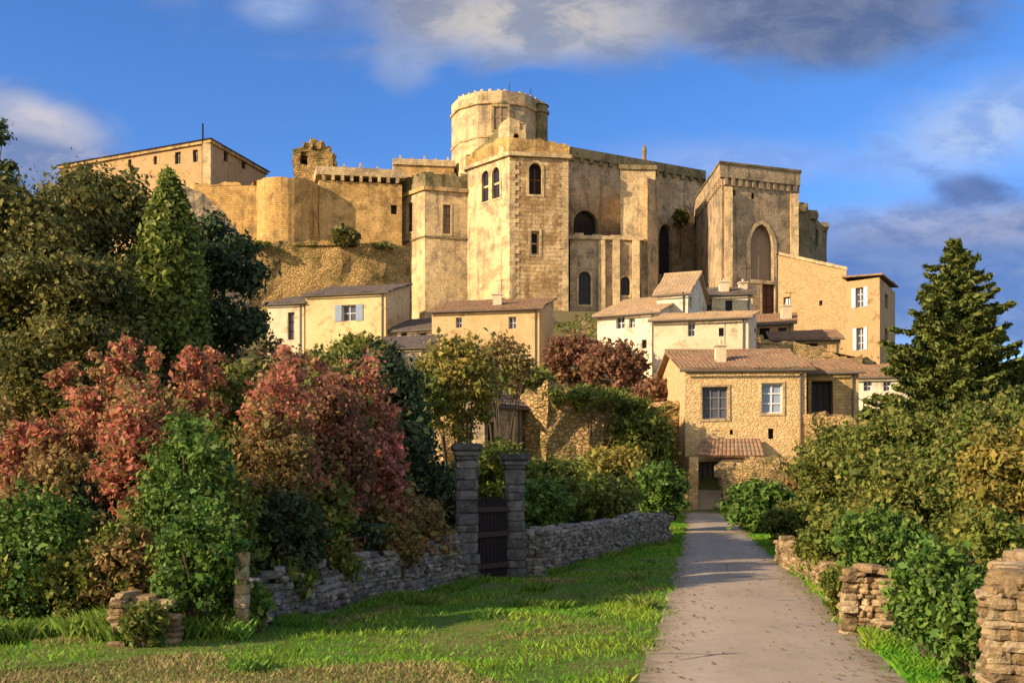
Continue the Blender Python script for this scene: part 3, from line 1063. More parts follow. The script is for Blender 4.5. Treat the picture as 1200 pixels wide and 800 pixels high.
# quoins in alternating long and short blocks
f0, f1 = Vector(te[1]), Vector(te[2]); dd = (f1 - f0).normalized(); fL = Vector(te[0])
for which in (0, 1):
    mb = MB(); z = 20.0; k = 0
    while z < 43.3:
        h = random.uniform(.42, .6)
        l1 = 1.25 if k % 2 else .75
        if which == 0:
            mb.obox((f0[:], (f0 + dd * l1)[:]), .1, z, z + h - .02, 0, .06)
        else:
            mb.obox(((f1 - dd * l1)[:], f1[:]), .1, z, z + h - .02, 0, .06)
        z += h; k += 1
    # keep the column one connected piece by a thin backing strip
    if which == 0: mb.obox((f0[:], (f0 + dd * .7)[:]), .1, 20, 43.4, 0, .035)
    else: mb.obox(((f1 - dd * .7)[:], f1[:]), .1, 20, 43.4, 0, .035)
    mb.build('quoin', 'pale_stone', castle, jit=.05)
band('cornice', castle, te, 44.0, 44.5, .4, 'pale_stone')
mb = MB()
pp = offset_poly(te, .15)
for i in range(len(pp)):
    wall_seg(mb, pp[i], pp[(i + 1) % len(pp)], 44.4, [45.4, 46.4, 45.2, 45, 45][i], [46.4, 45.2, 45, 45, 45.4][i], (), .8, .8)
mb.build('parapet', 'curtain_stone', castle, jit=.2, jf=.7)
# lantern-like corner turret on that tower, broken at the top
mb = MB(); wn = []
tc0 = [pt(584, 131.2), pt(597, 129.9), pt(616, 130.4), pt(603, 133.8)]
for i in range(4):
    wall_seg(mb, tc0[i], tc0[(i + 1) % 4], 44.4, [48.0, 49.0, 48.0, 47.5][i], [49.0, 48.0, 47.5, 48.0][i],
             [W(602, 156, 609, 170, arch='round', cross=(0, 0), depth=.6, pane='shadow_void')] if i == 1 else (), .6, .35, 0, wn)
mb.poly([(p[0], p[1], 47.6) for p in tc0])
o_ = mb.build('corner_turret', 'pale_stone', castle, jit=.12, jf=.9); make_windows(wn, o_, .12, .9)
mb = MB()
wall_seg(mb, pt(557, 134.6), pt(585, 131.2), 44.3, 45.6, 47.6, (), .7, .9)
wall_seg(mb, pt(588, 134.2), pt(557, 135.6), 44.3, 47.0, 45.2, (), .7, .9)
mb.build('broken_wall', 'cornice_stone', castle, jit=.3, jf=.8)

# great round tower behind
cx, cy, R = PX(582, 146), 148.0, 6.55
circ = [(cx + R * math.cos(a), cy + R * math.sin(a)) for a in np.linspace(math.pi, 3 * math.pi, 13)[:-1] + .12]
mb = MB(); wn = []
wall_cuts = {}
block('round_tower', castle, circ, 26, 55.0, 'pale_stone', jit=.10)
band('cornice', castle, circ, 55.0, 55.35, .22, 'castle_stone')
band('parapet', castle, circ, 55.35, 56.8, .02, 'pale_stone', merlons=(1.5, .35, .28), jit=.16)
band('string_course', castle, circ, 50.3, 50.6, .12, 'castle_stone')
mb = MB()   # window in the round tower, a deep framed niche with its own reveal
a0 = math.atan2(142 - cy, PX(586, 142) - cx)
wx, wy = cx + (R + .12) * math.cos(a0), cy + (R + .12) * math.sin(a0)
t_ = Vector((-math.sin(a0), math.cos(a0)))
p0 = Vector((wx, wy)) - t_ * 1.25; p1 = Vector((wx, wy)) + t_ * 1.25
mb.obox((p0[:], p1[:]), .5, 51.2, 54.4, 0)
mb.obox((p0[:], (p0 + t_ * .35)[:]), .1, 51.2, 54.4, 1, .14); mb.obox(((p1 - t_ * .35)[:], p1[:]), .1, 51.2, 54.4, 1, .14)
mb.obox((p0[:], p1[:]), .1, 54.4, 54.75, 1, .2); mb.obox((p0[:], p1[:]), .1, 50.95, 51.2, 1, .2)
mb.obox(((p0 + t_ * 1.13)[:], (p0 + t_ * 1.37)[:]), .1, 51.2, 54.4, 1, .08); mb.obox((p0[:], p1[:]), .1, 52.9, 53.1, 1, .07)
mb.build('window', ['infill_stone', 'castle_stone'], castle)
mb = MB()   # stair turret at the right shoulder of the tower
sx_, sy_ = PX(634, 145), 145.5
st = [(sx_ + 1.0 * math.cos(a), sy_ + 1.0 * math.sin(a)) for a in np.linspace(math.pi, 3 * math.pi, 11)[:-1]]
mb.prism(st, 40, 56.0); mb.prism(offset_poly(st, .2), 54.9, 55.2)
for i in range(10):
    mb.poly([(*offset_poly(st, .2)[i], 56.0), (*offset_poly(st, .2)[(i + 1) % 10], 56.0), (sx_, sy_, 56.9)])
mb.build('stair_turret', 'cornice_stone', castle, jit=.1)
for px_, h in ((597, 2.3), (622, 1.6), (548, 1.1)):
    mb = MB(); x = PX(px_, 145); mb.tube([(x, 145, 56.6), (x, 145, 56.9 + h)], [.07, .04], 6)
    mb.build('mast', 'dark_iron', castle)

# ================================================================== THE CHURCH
church = empty('church', (PX(780, 145), 145, 24), 'long grey stone church with buttresses and square gothic tower beside the castle', 'church')
nv = [pt(664, 144.5), pt(824, 155.5), pt(820, 168), pt(668, 160)]
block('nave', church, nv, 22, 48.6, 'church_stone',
      {0: [W(672, 247, 701, 281, arch='round', surround='church_stone', sw=.35, cross=(2, 1), pane='dark_glass', frame='dark_wood', depth=.7),
           W(772, 262, 787, 322, arch='pointed', surround='church_stone', sw=.3, cross=(1, 2), depth=.7)]})
band('parapet', church, nv, 48.6, 49.9, .4, 'cornice_stone', edges=[0], corbels=(1.6, .6, .5), jit=.15)
mb = MB(); x = PX(755, 151)
mb.tube([(x, 151, 49.6), (x, 151, 50.6), (x, 151, 51.6), (x, 151, 52.6)], [.45, .3, .36, .06], 8)
mb.build('finial', 'cornice_stone', church, jit=.05)
lc = [pt(668, 133.6), pt(752, 134.4), pt(752, 150), pt(670, 148)]
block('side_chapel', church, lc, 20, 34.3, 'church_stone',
      {0: [W(678, 318, 692, 357, arch='round', surround='pale_stone', sw=.25, cross=(1, 1)), W(727, 324, 738, 346, arch='round', surround='pale_stone', sw=.25, cross=(1, 1))]})
band('cornice', church, lc, 34.3, 34.8, .3, 'pale_stone', merlons=(3, 1.2, .25))
for px_ in (705, 722, 745):
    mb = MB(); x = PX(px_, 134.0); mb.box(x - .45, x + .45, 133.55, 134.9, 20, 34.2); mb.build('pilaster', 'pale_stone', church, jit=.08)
bt = [pt(727, 135.2), pt(768, 135.6), pt(764, 151), pt(731, 150)]
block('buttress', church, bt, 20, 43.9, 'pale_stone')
band('coping', church, bt, 43.9, 44.5, .2, 'cornice_stone')
bb = [pt(759, 134.6), pt(771, 135.8), pt(771, 141), pt(762, 141)]
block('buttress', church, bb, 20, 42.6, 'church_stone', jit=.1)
ht = [pt(817, 147), pt(846, 131), pt(935, 134.6), (PX(935, 134.6) + 1.5, 156), (PX(817, 147) + 2, 160)]
zh = PZ(190, 131)
block('gothic_tower', church, ht, 15, zh - 2.02, 'church_stone',
      {1: [W(879, 263, 906, 328, arch='pointed', surround='pale_stone', sw=.5, pane='infill_stone', frame='church_stone', cross=(1, 0), fw=.22, depth=.8),
           W(893, 331, 908, 372, cross=(1, 2), pane='red_brown_wood', depth=.5, surround='pale_stone', sw=.2, name='door'),
           W(858, 222, 862, 229, cross=(0, 0), pane='shadow_void'), W(880, 226, 884, 233, cross=(0, 0), pane='shadow_void')]}, jit=.14)
band('parapet', church, ht, zh - 2.0, zh - .3, .28, 'church_stone', edges=[0, 1, 2], corbels=(1.1, .5, .9), jit=.12)
band('coping', church, ht, zh - .3, zh, .42, 'cornice_stone')
for px_, Y_, top_, wpx in ((930, 134.4, zh - 3.2, 9), (853, 131.4, zh - 3.2, 9)):
    mb = MB(); x = PX(px_, Y_); hw = wpx / 2400 * Y_
    mb.box(x - hw, x + hw, Y_ - .55, Y_ + .9, 15, top_)
    mb.build('pilaster', 'pale_stone', church, jit=.1)
apse = [pt(930, 150), pt(951, 152.5), pt(969, 158), pt(962, 170), pt(930, 168)]
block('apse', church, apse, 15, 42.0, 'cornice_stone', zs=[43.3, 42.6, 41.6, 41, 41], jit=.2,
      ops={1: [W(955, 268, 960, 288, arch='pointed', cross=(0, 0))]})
for j, (px_, Y_, z_) in enumerate(((938, 150.4, 43.2), (950, 152, 42.5), (963, 156, 41.7))):
    mb = MB(); mb.stone((PX(px_, Y_) + .3, Y_ + 1, z_), (1.8, 1.8, 1.4), 0, .3)
    mb.build('coping_stone', 'cornice_stone', church, jit=.1)

# ================================================================== WALLS ON THE HILL
def rough_wall(name, label, cat, pts, thick, z0, tops, mat, rag=.6, jit=.35, jf=.45, stones=0, group=None, step=1.2):
    mb = MB()
    n = len(pts)
    back = []
    for i in range(n):
        a = Vector(pts[max(0, i - 1)]); b = Vector(pts[min(n - 1, i + 1)])
        d = (b - a).normalized(); back.append((pts[i][0] - d.y * thick, pts[i][1] + d.x * thick))
    u = 0
    for i in range(n - 1):
        wall_seg(mb, pts[i], pts[i + 1], z0, tops[i], tops[i + 1], (), step, rag, u)
        u += math.hypot(pts[i + 1][0] - pts[i][0], pts[i + 1][1] - pts[i][1])
        mb.poly([(*pts[i], tops[i]), (*pts[i + 1], tops[i + 1]), (*back[i + 1], tops[i + 1]), (*back[i], tops[i])])
        mb.poly([(*back[i + 1], z0), (*back[i], z0), (*back[i], tops[i]), (*back[i + 1], tops[i + 1])])
    mb.poly([(*back[0], z0), (*pts[0], z0), (*pts[0], tops[0]), (*back[0], tops[0])])
    mb.poly([(*pts[-1], z0), (*back[-1], z0), (*back[-1], tops[-1]), (*pts[-1], tops[-1])])
    for _ in range(stones):
        i = random.randrange(n - 1); t = random.random()
        p = Vector(pts[i]).lerp(Vector(pts[i + 1]), t); zt = tops[i] + (tops[i + 1] - tops[i]) * t
        s_ = random.uniform(.5, 1.4)
        mb.stone((p.x, p.y + thick * .2, zt + random.uniform(-.2, .35)), (s_, s_ * .8, s_ * .7), 0, .4)
    org = (pts[n // 2][0], pts[n // 2][1] + thick / 2, z0)
    o = mb.build(name, mat, None, org=org, jit=jit, jf=jf)
    return tag(o, label, cat, group)


rough_wall('terrace_wall', 'broad ragged rubble terrace wall with grassy top below the round bastion', 'wall',
           [pt(280, 121), pt(330, 122), pt(400, 122), pt(450, 123), pt(480, 124.5)], 5.5, 17, [30.2, 30.6, 30.8, 30.9, 30.7], 'terrace_rubble', .8, .6, .4, 26)
rough_wall('ramp_wall', 'dark sloping stone ramp wall left of the bastion behind the trees', 'wall',
           [pt(205, 119), pt(238, 119.5), pt(262, 120), pt(292, 121)], 2.0, 17, [37.2, 36.2, 33.9, 30.2], 'church_stone', .3, .3, .5, 0)
rough_wall('retaining_wall', 'mossy retaining wall at the foot of the square tower', 'wall',
           [pt(628, 112), pt(665, 112), pt(704, 111)], 4, 10, [19.8, 19.9, 20.3], 'moss_rubble', .3, .3, .5, 8)
rough_wall('rock_outcrop', 'sunlit ochre rock ledge above the gate pillars', 'rock',
           [pt(486, 60), pt(520, 57.5), pt(560, 58), pt(578, 59.5)], 5, 0, [7.2, 7.9, 7.2, 6.0], 'rock_rubble', .9, 1.0, .38, 14)
rough_wall('rock_outcrop', 'long broken ochre rock face left of the lane house', 'rock',
           [pt(602, 60), pt(640, 58), pt(690, 58.5), pt(730, 60), pt(765, 61.5), pt(798, 62.5)], 5, 0, [6.4, 7.2, 7.1, 6.5, 6.9, 6.8], 'rock_rubble', .9, 1.0, .38, 18)
rough_wall('garden_wall', 'rough ochre stone wall running right from the lane house', 'wall',
           [pt(944, 59.2), pt(975, 58.5), pt(1040, 58)], 2, 0, [5.9, 5.7, 5.2], 'gold_rubble', .5, .4, .5, 6)
rough_wall('hillside_wall', 'ochre hillside wall above the lane house roof beside the tall right house', 'wall',
           [pt(880, 88), pt(930, 90), pt(1010, 90)], 3, 4, [14.3, 14.6, 13.3], 'gold_rubble', .4, .35, .5, 8)
rough_wall('rubble_bank', 'bulging golden stone bank in front of the lane house', 'wall',
           [pt(847, 57), pt(880, 56.4), pt(920, 56.6), pt(955, 57)], 2.6, -.5, [2.9, 3.3, 3.0, 2.6], 'gold_rubble', .6, .5, .6, 12)

# ================================================================== HOUSES
GL = dict(pane='house_glass', frame='white_paint')
house('village_house', 'yellow rendered house with a pale shuttered window below the terrace wall', pt(358, 98), pt(452, 96.2), 7, 10,
      PZ(344, 97), PZ(336, 104), 'yellow_plaster', 'grey_tiles', [W(401, 357, 417, 376, shutters='blue_paint', cross=(1, 1), **GL)])
house('village_house', 'low cream annexe with a narrow door left of the yellow house', pt(313, 99.2), pt(356, 98.2), 6, 10,
      PZ(354, 98), PZ(347, 104), 'cream_plaster', 'grey_tiles', [W(337, 366, 345, 398, pane='grey_wood', cross=(0, 2), name='door')])
house('village_house', 'wide ochre house with a thin red tile roof under the square tower', pt(506, 94), pt(632, 92), 8, 6,
      PZ(363, 93), PZ(353, 101), 'ochre_plaster', 'clay_tiles', [W(596, 371, 605, 385, **GL), W(534, 372, 541, 384, **GL)], chimneys=[(5.5, 3, .8, 1.3)])
house('village_house', 'small dark-roofed house between the yellow house and the wide ochre house', pt(456, 97), pt(512, 95.5), 6, 8,
      PZ(386, 96), PZ(374, 102), 'church_stone', 'grey_tiles', [W(470, 390, 477, 400), W(492, 390, 500, 402)])
house('village_house', 'low grey cottage with weathered roof in front of the small dark-roofed house', pt(438, 88), pt(500, 87), 4, 6,
      PZ(408, 88), PZ(396, 92), 'cream_plaster', 'grey_tiles', [W(462, 412, 470, 424)])
house('stone_shed', 'small grey stone shed with a dark doorway between the two rock faces', pt(568, 56.5), pt(612, 59), 4.5, 0,
      PZ(474, 58), PZ(455, 60), 'church_stone', 'grey_tiles', [W(572, 494, 580, 518, cross=(0, 0), pane='shadow_void', name='door')], t=.5, cat='shed')
house('village_house', 'white house with a long pale sunlit roof below the side chapel', pt(700, 84), pt(770, 82), 9, 5,
      PZ(368, 83), PZ(352, 92), 'white_plaster', 'pale_tiles',
      [W(722, 371, 732, 385, **GL), W(737, 372, 744, 384, shutters=None, **GL), W(752, 398, 758, 408)])
house('village_house', 'tall cream house with a high pale gable beside the white house', pt(770, 86), pt(806, 85), 8, 5,
      PZ(345, 86), PZ(330, 92), 'white_plaster', 'pale_tiles', [W(795, 368, 799, 376)], t=.5,
      side_ops=[W(808, 348, 811, 362, cross=(0, 0))])
house('village_house', 'cream house with one small dark window above the lane house roof', pt(766, 76), pt(877, 74.5), 6.5, 3,
      PZ(373, 75), PZ(367, 81), 'cream_plaster', 'pale_tiles', [W(806, 378, 815, 394, **GL), W(842, 384, 848, 394, cross=(0, 1))],
      side_ops=[W(884, 376, 890, 394)], wdir=(.33, 1))
house('village_house', 'upper cream house with two dark windows behind the small-windowed house', pt(815, 92), pt(882, 91), 6, 8,
      PZ(346, 92), PZ(340, 98), 'cream_plaster', 'grey_tiles', [W(824, 350, 834, 364), W(850, 352, 858, 366)], chimneys=[(2.5, 1.5, .8, 1.2), (4.2, 2.5, .7, 1.0)])
house('village_house', 'small pinkish house with a dark porch under the gothic tower', pt(884, 101), pt(930, 100), 6, 9,
      PZ(378, 100), PZ(368, 106), 'pink_plaster', 'clay_tiles', [W(890, 384, 902, 398, cross=(0, 0), pane='shadow_void'), W(912, 384, 922, 396)], chimneys=[(3.0, 2, .9, 1.6)])
house('village_house', 'low stone cottage with dark openings at the foot of the tall ochre gable wall', pt(906, 96), pt(985, 95), 5, 8,
      PZ(398, 96), PZ(390, 101), 'house_stone', 'clay_tiles', [W(912, 402, 930, 412, cross=(0, 0), pane='shadow_void'), W(940, 402, 958, 414, cross=(1, 0), pane='shadow_void')])

# tall right-hand house with a sloping ochre gable wall
g = empty('tall_house', (PX(980, 115), 118, 12), 'tall ochre house with sloping gable wall right of the gothic tower', 'house')
gp = [pt(912, 119), pt(992, 112.5), (PX(992, 112.5) + 5, 126), (PX(912, 119) + 4, 130)]
block('gable_wall', g, gp, 8, 26, 'sandy_wall', zs=[PZ(299, 119), PZ(317, 112.5), PZ(317, 112.5), PZ(299, 119)],
      ops={0: [W(918, 348, 926, 368, pane='white_paint', cross=(1, 1)), W(960, 352, 964, 358, cross=(0, 0), pane='shadow_void')]}, jit=.08)
mb = MB(); a = Vector((*gp[0], PZ(299, 119))); b = Vector((*gp[1], PZ(317, 112.5)))
mb.poly([a + Vector((0, -.2, .02)), b + Vector((0, -.2, .02)), b + Vector((0, 1.5, .02)), a + Vector((0, 1.5, .02))])
mb.poly([a + Vector((0, -.2, .02)), b + Vector((0, -.2, .02)), b + Vector((0, -.2, .35)), a + Vector((0, -.2, .35))])
mb.poly([a + Vector((0, -.2, .35)), b + Vector((0, -.2, .35)), b + Vector((0, 1.5, .35)), a + Vector((0, 1.5, .35))])
mb.build('coping', 'pale_stone', g, jit=.06)
hp = [pt(991, 112), pt(1031, 109.5), pt(1049, 118), pt(1000, 122)]
block('front_wall', g, hp, 8, PZ(326, 110), 'pink_plaster',
      ops={0: [W(1003, 337, 1012, 360, shutters='white_paint', cross=(1, 2), **GL), W(1004, 384, 1012, 410, shutters='white_paint', cross=(1, 2), **GL)],
           1: [W(1037, 345, 1041, 362), W(1037, 385, 1041, 402)]}, jit=.05)
mb = MB(); q = offset_poly(hp, .4); zc = PZ(322, 110)
roof_slope(mb, (*q[0], zc + .2), (*q[1], zc - .1), (*q[2], zc + .3), (*q[3], zc + 1.2), .35)
mb.build('roof', 'clay_tiles', g, jit=.06)

# lane house in front, with porch
e = house('lane_house', 'golden stone house with red tile roof at the top of the lane', pt(803, 60.5), pt(945, 60), 9.5, -.5, PZ(431, 60), PZ(414, 65),
          'lane_stone', 'clay_tiles',
          [W(823, 453, 853, 491, cross=(2, 2), pane='house_glass', frame='grey_wood', surround='pale_stone', sw=.12, fw=.09, depth=.3),
           W(892, 449, 917, 484, cross=(1, 2), pane='blue_paint', frame='white_paint', fw=.08, surround='pale_stone', sw=.12, depth=.25),
           W(900, 502, 907, 514, cross=(0, 0), pane='shadow_void'), W(855, 504, 859, 509, cross=(0, 0), pane='shadow_void'),
           W(819, 541, 842, 601, pane='grey_wood', cross=(3, 0), fw=.05, name='door', surround='pale_stone', sw=.2, depth=.5)],
          t=.5, over=.4, pitch=.26, wdir=(-.02, 1), chimneys=[(2.4, 1.6, .6, 1.3)])
mb = MB()
za, zb2 = PZ(533, 58.8), PZ(514, 60)
roof_slope(mb, (PX(817, 58.6), 58.6, za), (PX(897, 58.4), 58.4, za - .1), (PX(890, 60), 59.95, zb2), (PX(822, 60), 59.95, zb2), .24, .35)
pr = mb.build('porch_roof', 'clay_tiles', e, jit=.05)
for px_ in (812, 893):
    mb = MB(); x = PX(px_, 58.8); mb.box(x - .25, x + .25, 58.6, 59.95, -.4, za - .08); mb.build('porch_pier', 'house_stone', e, jit=.08)
mb = MB()
wall_seg(mb, pt(845, 59.0), pt(894, 58.9), 0, za - .25, None, (), 1.0); mb.build('porch_wall', 'cream_plaster', e, jit=.06)
# lean-to right of the lane house, with a dark open bay
house('lean_to_barn', 'stone lean-to with a wide dark opening right of the lane house', pt(947, 62.5), pt(1006, 62), 5, 0, PZ(435, 62), PZ(424, 67),
      'house_stone', 'clay_tiles', [W(951, 446, 976, 486, cross=(2, 0), fw=.1, pane='blue_paint' if 0 else 'dark_glass', frame='dark_wood', depth=.9)], cat='barn')
house('village_house', 'small whitewashed house with red roof half hidden behind the fir', pt(1003, 73), pt(1075, 72), 6, 2, PZ(440, 72), PZ(428, 78),
      'white_plaster', 'clay_tiles', [W(1012, 446, 1022, 458, **GL), W(1035, 446, 1044, 458, **GL)])

# ================================================================== FOREGROUND STONEWORK
stone_mats = []
for i, (c, mo) in enumerate([((.34, .32, .28), .3), ((.25, .235, .205), .3), ((.42, .39, .33), .3), ((.18, .17, .14), .3)]):
    rock('grey_stone_%s' % 'abcd'[i], c); stone_mats.append('grey_stone_%s' % 'abcd'[i])
pillar_mats = []
for i, c in enumerate([(.19, .19, .185), (.14, .14, .14), (.23, .225, .21), (.11, .11, .11)]):
    rock('pillar_stone_%s' % 'abcd'[i], c); pillar_mats.append('pillar_stone_%s' % 'abcd'[i])
gold_mats = []
for i, c in enumerate([(.48, .35, .19), (.38, .265, .13), (.55, .43, .26), (.27, .19, .10)]):
    rock('gold_stone_%s' % 'abcd'[i], c); gold_mats.append('gold_stone_%s' % 'abcd'[i])


def dry_wall(name, label, pts, h, thick, mats, sz=(.24, .085), group=None, both=True, crumble=0.0, cope=True):
    """dry-stone wall laid stone by stone on both faces, rough coping on top"""
    mb = MB()
    tot = 0; segs = []
    for a, b in zip(pts, pts[1:]):
        L = math.hypot(b[0] - a[0], b[1] - a[1]); segs.append((Vector(a), Vector(b), L)); tot += L
    hh = lambda s_: (h[0] + (h[1] - h[0]) * s_ / tot) * (1 - crumble * abs(noise.noise(Vector((s_ * 1.1, pts[0][0], 2)))) * 2)
    run = 0
    for a, b, L in segs:
        d = (b - a) / L; n = Vector((d.y, -d.x))
        k = max(1, int(L / .8))
        for i in range(k):
            u0, u1 = L * i / k, L * (i + 1) / k
            p, q = a + d * u0, a + d * u1
            zb = min(ground(*p), ground(*q)) - .3
            zt = min(ground(*p), ground(*q)) + min(hh(run + u0), hh(run + u1)) - .09
            mb.obox((p[:], q[:]), thick / 2 - .07, zb, zt, 0, thick / 2 - .07)
        for side in ((1, -1) if both else (1,)):
            zrow = 0.0
            while True:
                rh = sz[1] * random.uniform(.75, 1.3)
                if zrow > max(h): break
                u = -random.random() * .2
                while u < L:
                    w_ = sz[0] * random.uniform(.45, 1.35)
                    uc = min(L, max(0, u + w_ / 2))
                    if zrow + rh * .6 < hh(run + uc):
                        p = a + d * uc + n * side * (thick / 2 - .07)
                        zg = ground(*(a + d * uc))
                        mb.stone((p.x + random.uniform(-.035, .035), p.y + random.uniform(-.035, .035), zg + zrow + rh / 2 - .03), (w_ * .98, random.uniform(.16, .26), rh * .98),
                                 1 + random.choice((0, 0, 1, 1, 2, 3)), .36)
                        # turn the stone along the wall
                        ang = math.atan2(d.y, d.x); cs, sn = math.cos(ang), math.sin(ang)
                        for kk in range(-4 * (9 * 2 + 3 * 2 * 4), 0):
                            vx, vy, vz = mb.v[kk]; vx -= p.x; vy -= p.y
                            mb.v[kk] = (p.x + vx * cs - vy * sn, p.y + vx * sn + vy * cs, vz)
                    u += w_
                zrow += rh
        if cope:
            u = 0
            while u < L:
                w_ = random.uniform(.16, .36)
                p = a + d * (u + w_ / 2)
                mb.stone((p.x, p.y, ground(*p) + hh(run + u) + random.uniform(-.02, .05)), (w_, thick * random.uniform(.85, 1.1), random.uniform(.08, .15)), 1 + random.choice((0, 1, 2, 3)), .25)
                u += w_ * .9
        for (e_, p_) in ((-1, a), (1, b)):
            if (e_ == -1 and run > 0) or (e_ == 1 and b != segs[-1][1]): continue
            zz = 0.0; H_ = hh(run + (0 if e_ < 0 else L))
            while zz < H_ - .02:
                rh = sz[1] * random.uniform(.8, 1.25)
                off_ = 0
                while off_ < thick:
                    w_ = random.uniform(.14, .26)
                    q_ = p_ + d * e_ * .02 + n * (off_ + w_ / 2 - thick / 2)
                    mb.stone((q_.x, q_.y, ground(*p_) + zz + rh / 2 - .03), (w_, w_, rh), 1 + random.choice((0, 0, 1, 2, 3)), .22)
                    off_ += w_ * .92
                zz += rh
        run += L
    mid = pts[len(pts) // 2]
    o = mb.build(name, ['dry_wall_core' if mats is stone_mats else 'gold_rubble'] + mats, None, org=(mid[0], mid[1], ground(*mid)), weld=True)
    return tag(o, label, 'wall', group)


gl_, gr_ = pt(547, 22.0), pt(603, 23.6)
dry_wall('dry_stone_wall', 'weathered grey dry-stone wall right of the gate pillars running to the lane', [(gr_[0] + .33, gr_[1] + .35), pt(700, 29.5), pt(776, 38.0)], (1.02, .98), .45, stone_mats)
dry_wall('dry_stone_wall', 'shaded low dry-stone wall left of the gate pillars under the red shrubs', [pt(292, 15.0), pt(400, 17.6), (gl_[0] - .36, gl_[1] - .25)], (.70, .98), .45, stone_mats, crumble=.3)
dry_wall('stone_ruin', 'small sunlit crumbling stone heap among the bushes at lower left', [pt(142, 13.4), pt(200, 13.6)], (.62, .40), .5, gold_mats, (.17, .075), crumble=.6)
dry_wall('dry_stone_wall', 'low sunlit dry-stone wall beside the lane below the round bush', [pt(1010, 15.2), pt(984, 18.6), pt(960, 22.0), pt(920, 27.5)], (.42, .66), .45, gold_mats, crumble=.25)
dry_wall('stone_pier', 'short thick sunlit stone pier right of the lane between ivy bushes', [pt(1006, 14.4), pt(1046, 14.1)], (.92, .88), .5, gold_mats, (.18, .08), crumble=.25)
dry_wall('dry_stone_wall', 'tall sunlit golden dry-stone wall at the right edge of the photo', [pt(1190, 8.9), pt(1206, 11.4)], (1.30, 1.42), .5, gold_mats, (.22, .085), crumble=.1)


def gate_pillar(label, c, w_, h, yaw):
    e = empty('gate_pillar', (c[0], c[1], ground(*c)), label, 'gate pillar', 'stone pillars of the garden gate')
    zg = ground(*c)
    def slab(mb, hw, z0, z1, mi, jx=.0):
        cs, sn = math.cos(yaw), math.sin(yaw)
        P_ = [(-hw, -hw), (hw, -hw), (hw, hw), (-hw, hw)]
        ox, oy = random.uniform(-jx, jx), random.uniform(-jx, jx)
        bev = .03
        lo = [(c[0] + (x + ox) * cs - (y + oy) * sn, c[1] + (x + ox) * sn + (y + oy) * cs) for x, y in P_]
        k = (hw - bev) / hw
        hi = [(c[0] + (x * k + ox) * cs - (y * k + oy) * sn, c[1] + (x * k + ox) * sn + (y * k + oy) * cs) for x, y in P_]
        n = 4
        for i in range(n):
            j = (i + 1) % n
            mb.poly([(*hi[i], z0), (*hi[j], z0), (*lo[j], z0 + bev), (*lo[i], z0 + bev)], None, mi)
            mb.poly([(*lo[i], z0 + bev), (*lo[j], z0 + bev), (*lo[j], z1 - bev), (*lo[i], z1 - bev)], None, mi)
            mb.poly([(*lo[i], z1 - bev), (*lo[j], z1 - bev), (*hi[j], z1), (*hi[i], z1)], None, mi)
        mb.poly([(*p, z1) for p in hi], None, mi); mb.poly([(*p, z0) for p in reversed(hi)], None, mi)
    sh = MB(); z = zg - .2; k = 0
    H = zg + h - .36
    while z < H:
        rh = min(random.uniform(.15, .27), H - z + .01)
        if H - z - rh < .1: rh = H - z + .001
        hw = w_ / 2 * (1.12 if z < zg + .5 else 1.0) * random.uniform(.95, 1.04)
        # a course is two or three blocks wide, so build it from stones set round the core
        slab(sh, hw - .06, z, z + rh, 3)
        cs, sn = math.cos(yaw), math.sin(yaw)
        for (ax, ay, bx, by) in ((-1, -1, 1, -1), (1, -1, 1, 1), (1, 1, -1, 1), (-1, 1, -1, -1)):
            nb = random.choice((1, 2, 2, 3))
            cuts = sorted([0, 1] + [random.uniform(.3, .7) if nb == 2 else .33 + .33 * q_ + random.uniform(-.06, .06) for q_ in range(nb - 1)])
            for t0, t1 in zip(cuts, cuts[1:]):
                tm = (t0 + t1) / 2
                lx = (ax + (bx - ax) * tm) * (hw - .06); ly = (ay + (by - ay) * tm) * (hw - .06)
                ln = (t1 - t0) * hw * 2
                sxy = (ln, .16) if ax != bx else (.16, ln)
                before = len(sh.v)
                px_, py_ = c[0] + lx * cs - ly * sn, c[1] + lx * sn + ly * cs
                sh.stone((px_, py_, z + rh / 2), (sxy[0] * 1.0, sxy[1], rh * .99), random.choice((0, 0, 1, 1, 2, 3)), .12)
        z += rh; k += 1
    sh.build('shaft', pillar_mats, e, weld=True)
    cp = MB()
    slab(cp, w_ / 2 + .03, zg + h - .36, zg + h - .27, 1)
    slab(cp, w_ / 2 + .06, zg + h - .27, zg + h - .16, 0)
    slab(cp, w_ / 2 + .10, zg + h - .16, zg + h, 3)
    cp.build('capstone', pillar_mats, e)
    return e


gate_pillar('taller nearer grey stone gate pillar with flat capstone, left of the gate', gl_, .43, 2.92, .12)
gate_pillar('shorter grey stone gate pillar with flat capstone, right of the gate', gr_, .40, 2.82, .12)
# timber gate between the pillars
ge = empty('garden_gate', ((gl_[0] + gr_[0]) / 2, (gl_[1] + gr_[1]) / 2, ground(0, 22.8)), 'dark weathered gate closed between the two stone pillars', 'gate')
ga, gb = Vector(gl_), Vector(gr_); gd = (gb - ga).normalized(); gL = (gb - ga).length
zg = ground(0, 22.8)
mb = MB(); fr = MB()
s0, s1 = ga + gd * .33, gb - gd * .30
nb = 9; LL = (s1 - s0).length
for i in range(nb):
    a = s0 + gd * (LL * i / nb + .01); b = s0 + gd * (LL * (i + 1) / nb - .012)
    mb.obox((a[:], b[:]), .03, zg + .06, zg + 1.72 + .12 * math.sin(math.pi * (i + .5) / nb) + random.uniform(-.01, .01), 0)
for zz in (.25, .95, 1.5):
    fr = MB(); fr.obox((s0[:], s1[:]), 0.0, zg + zz, zg + zz + .11, 0, .045)
    fr.build('gate_rail', 'dark_wood', ge)
mb.build('gate_boards', 'gate_wood', ge)
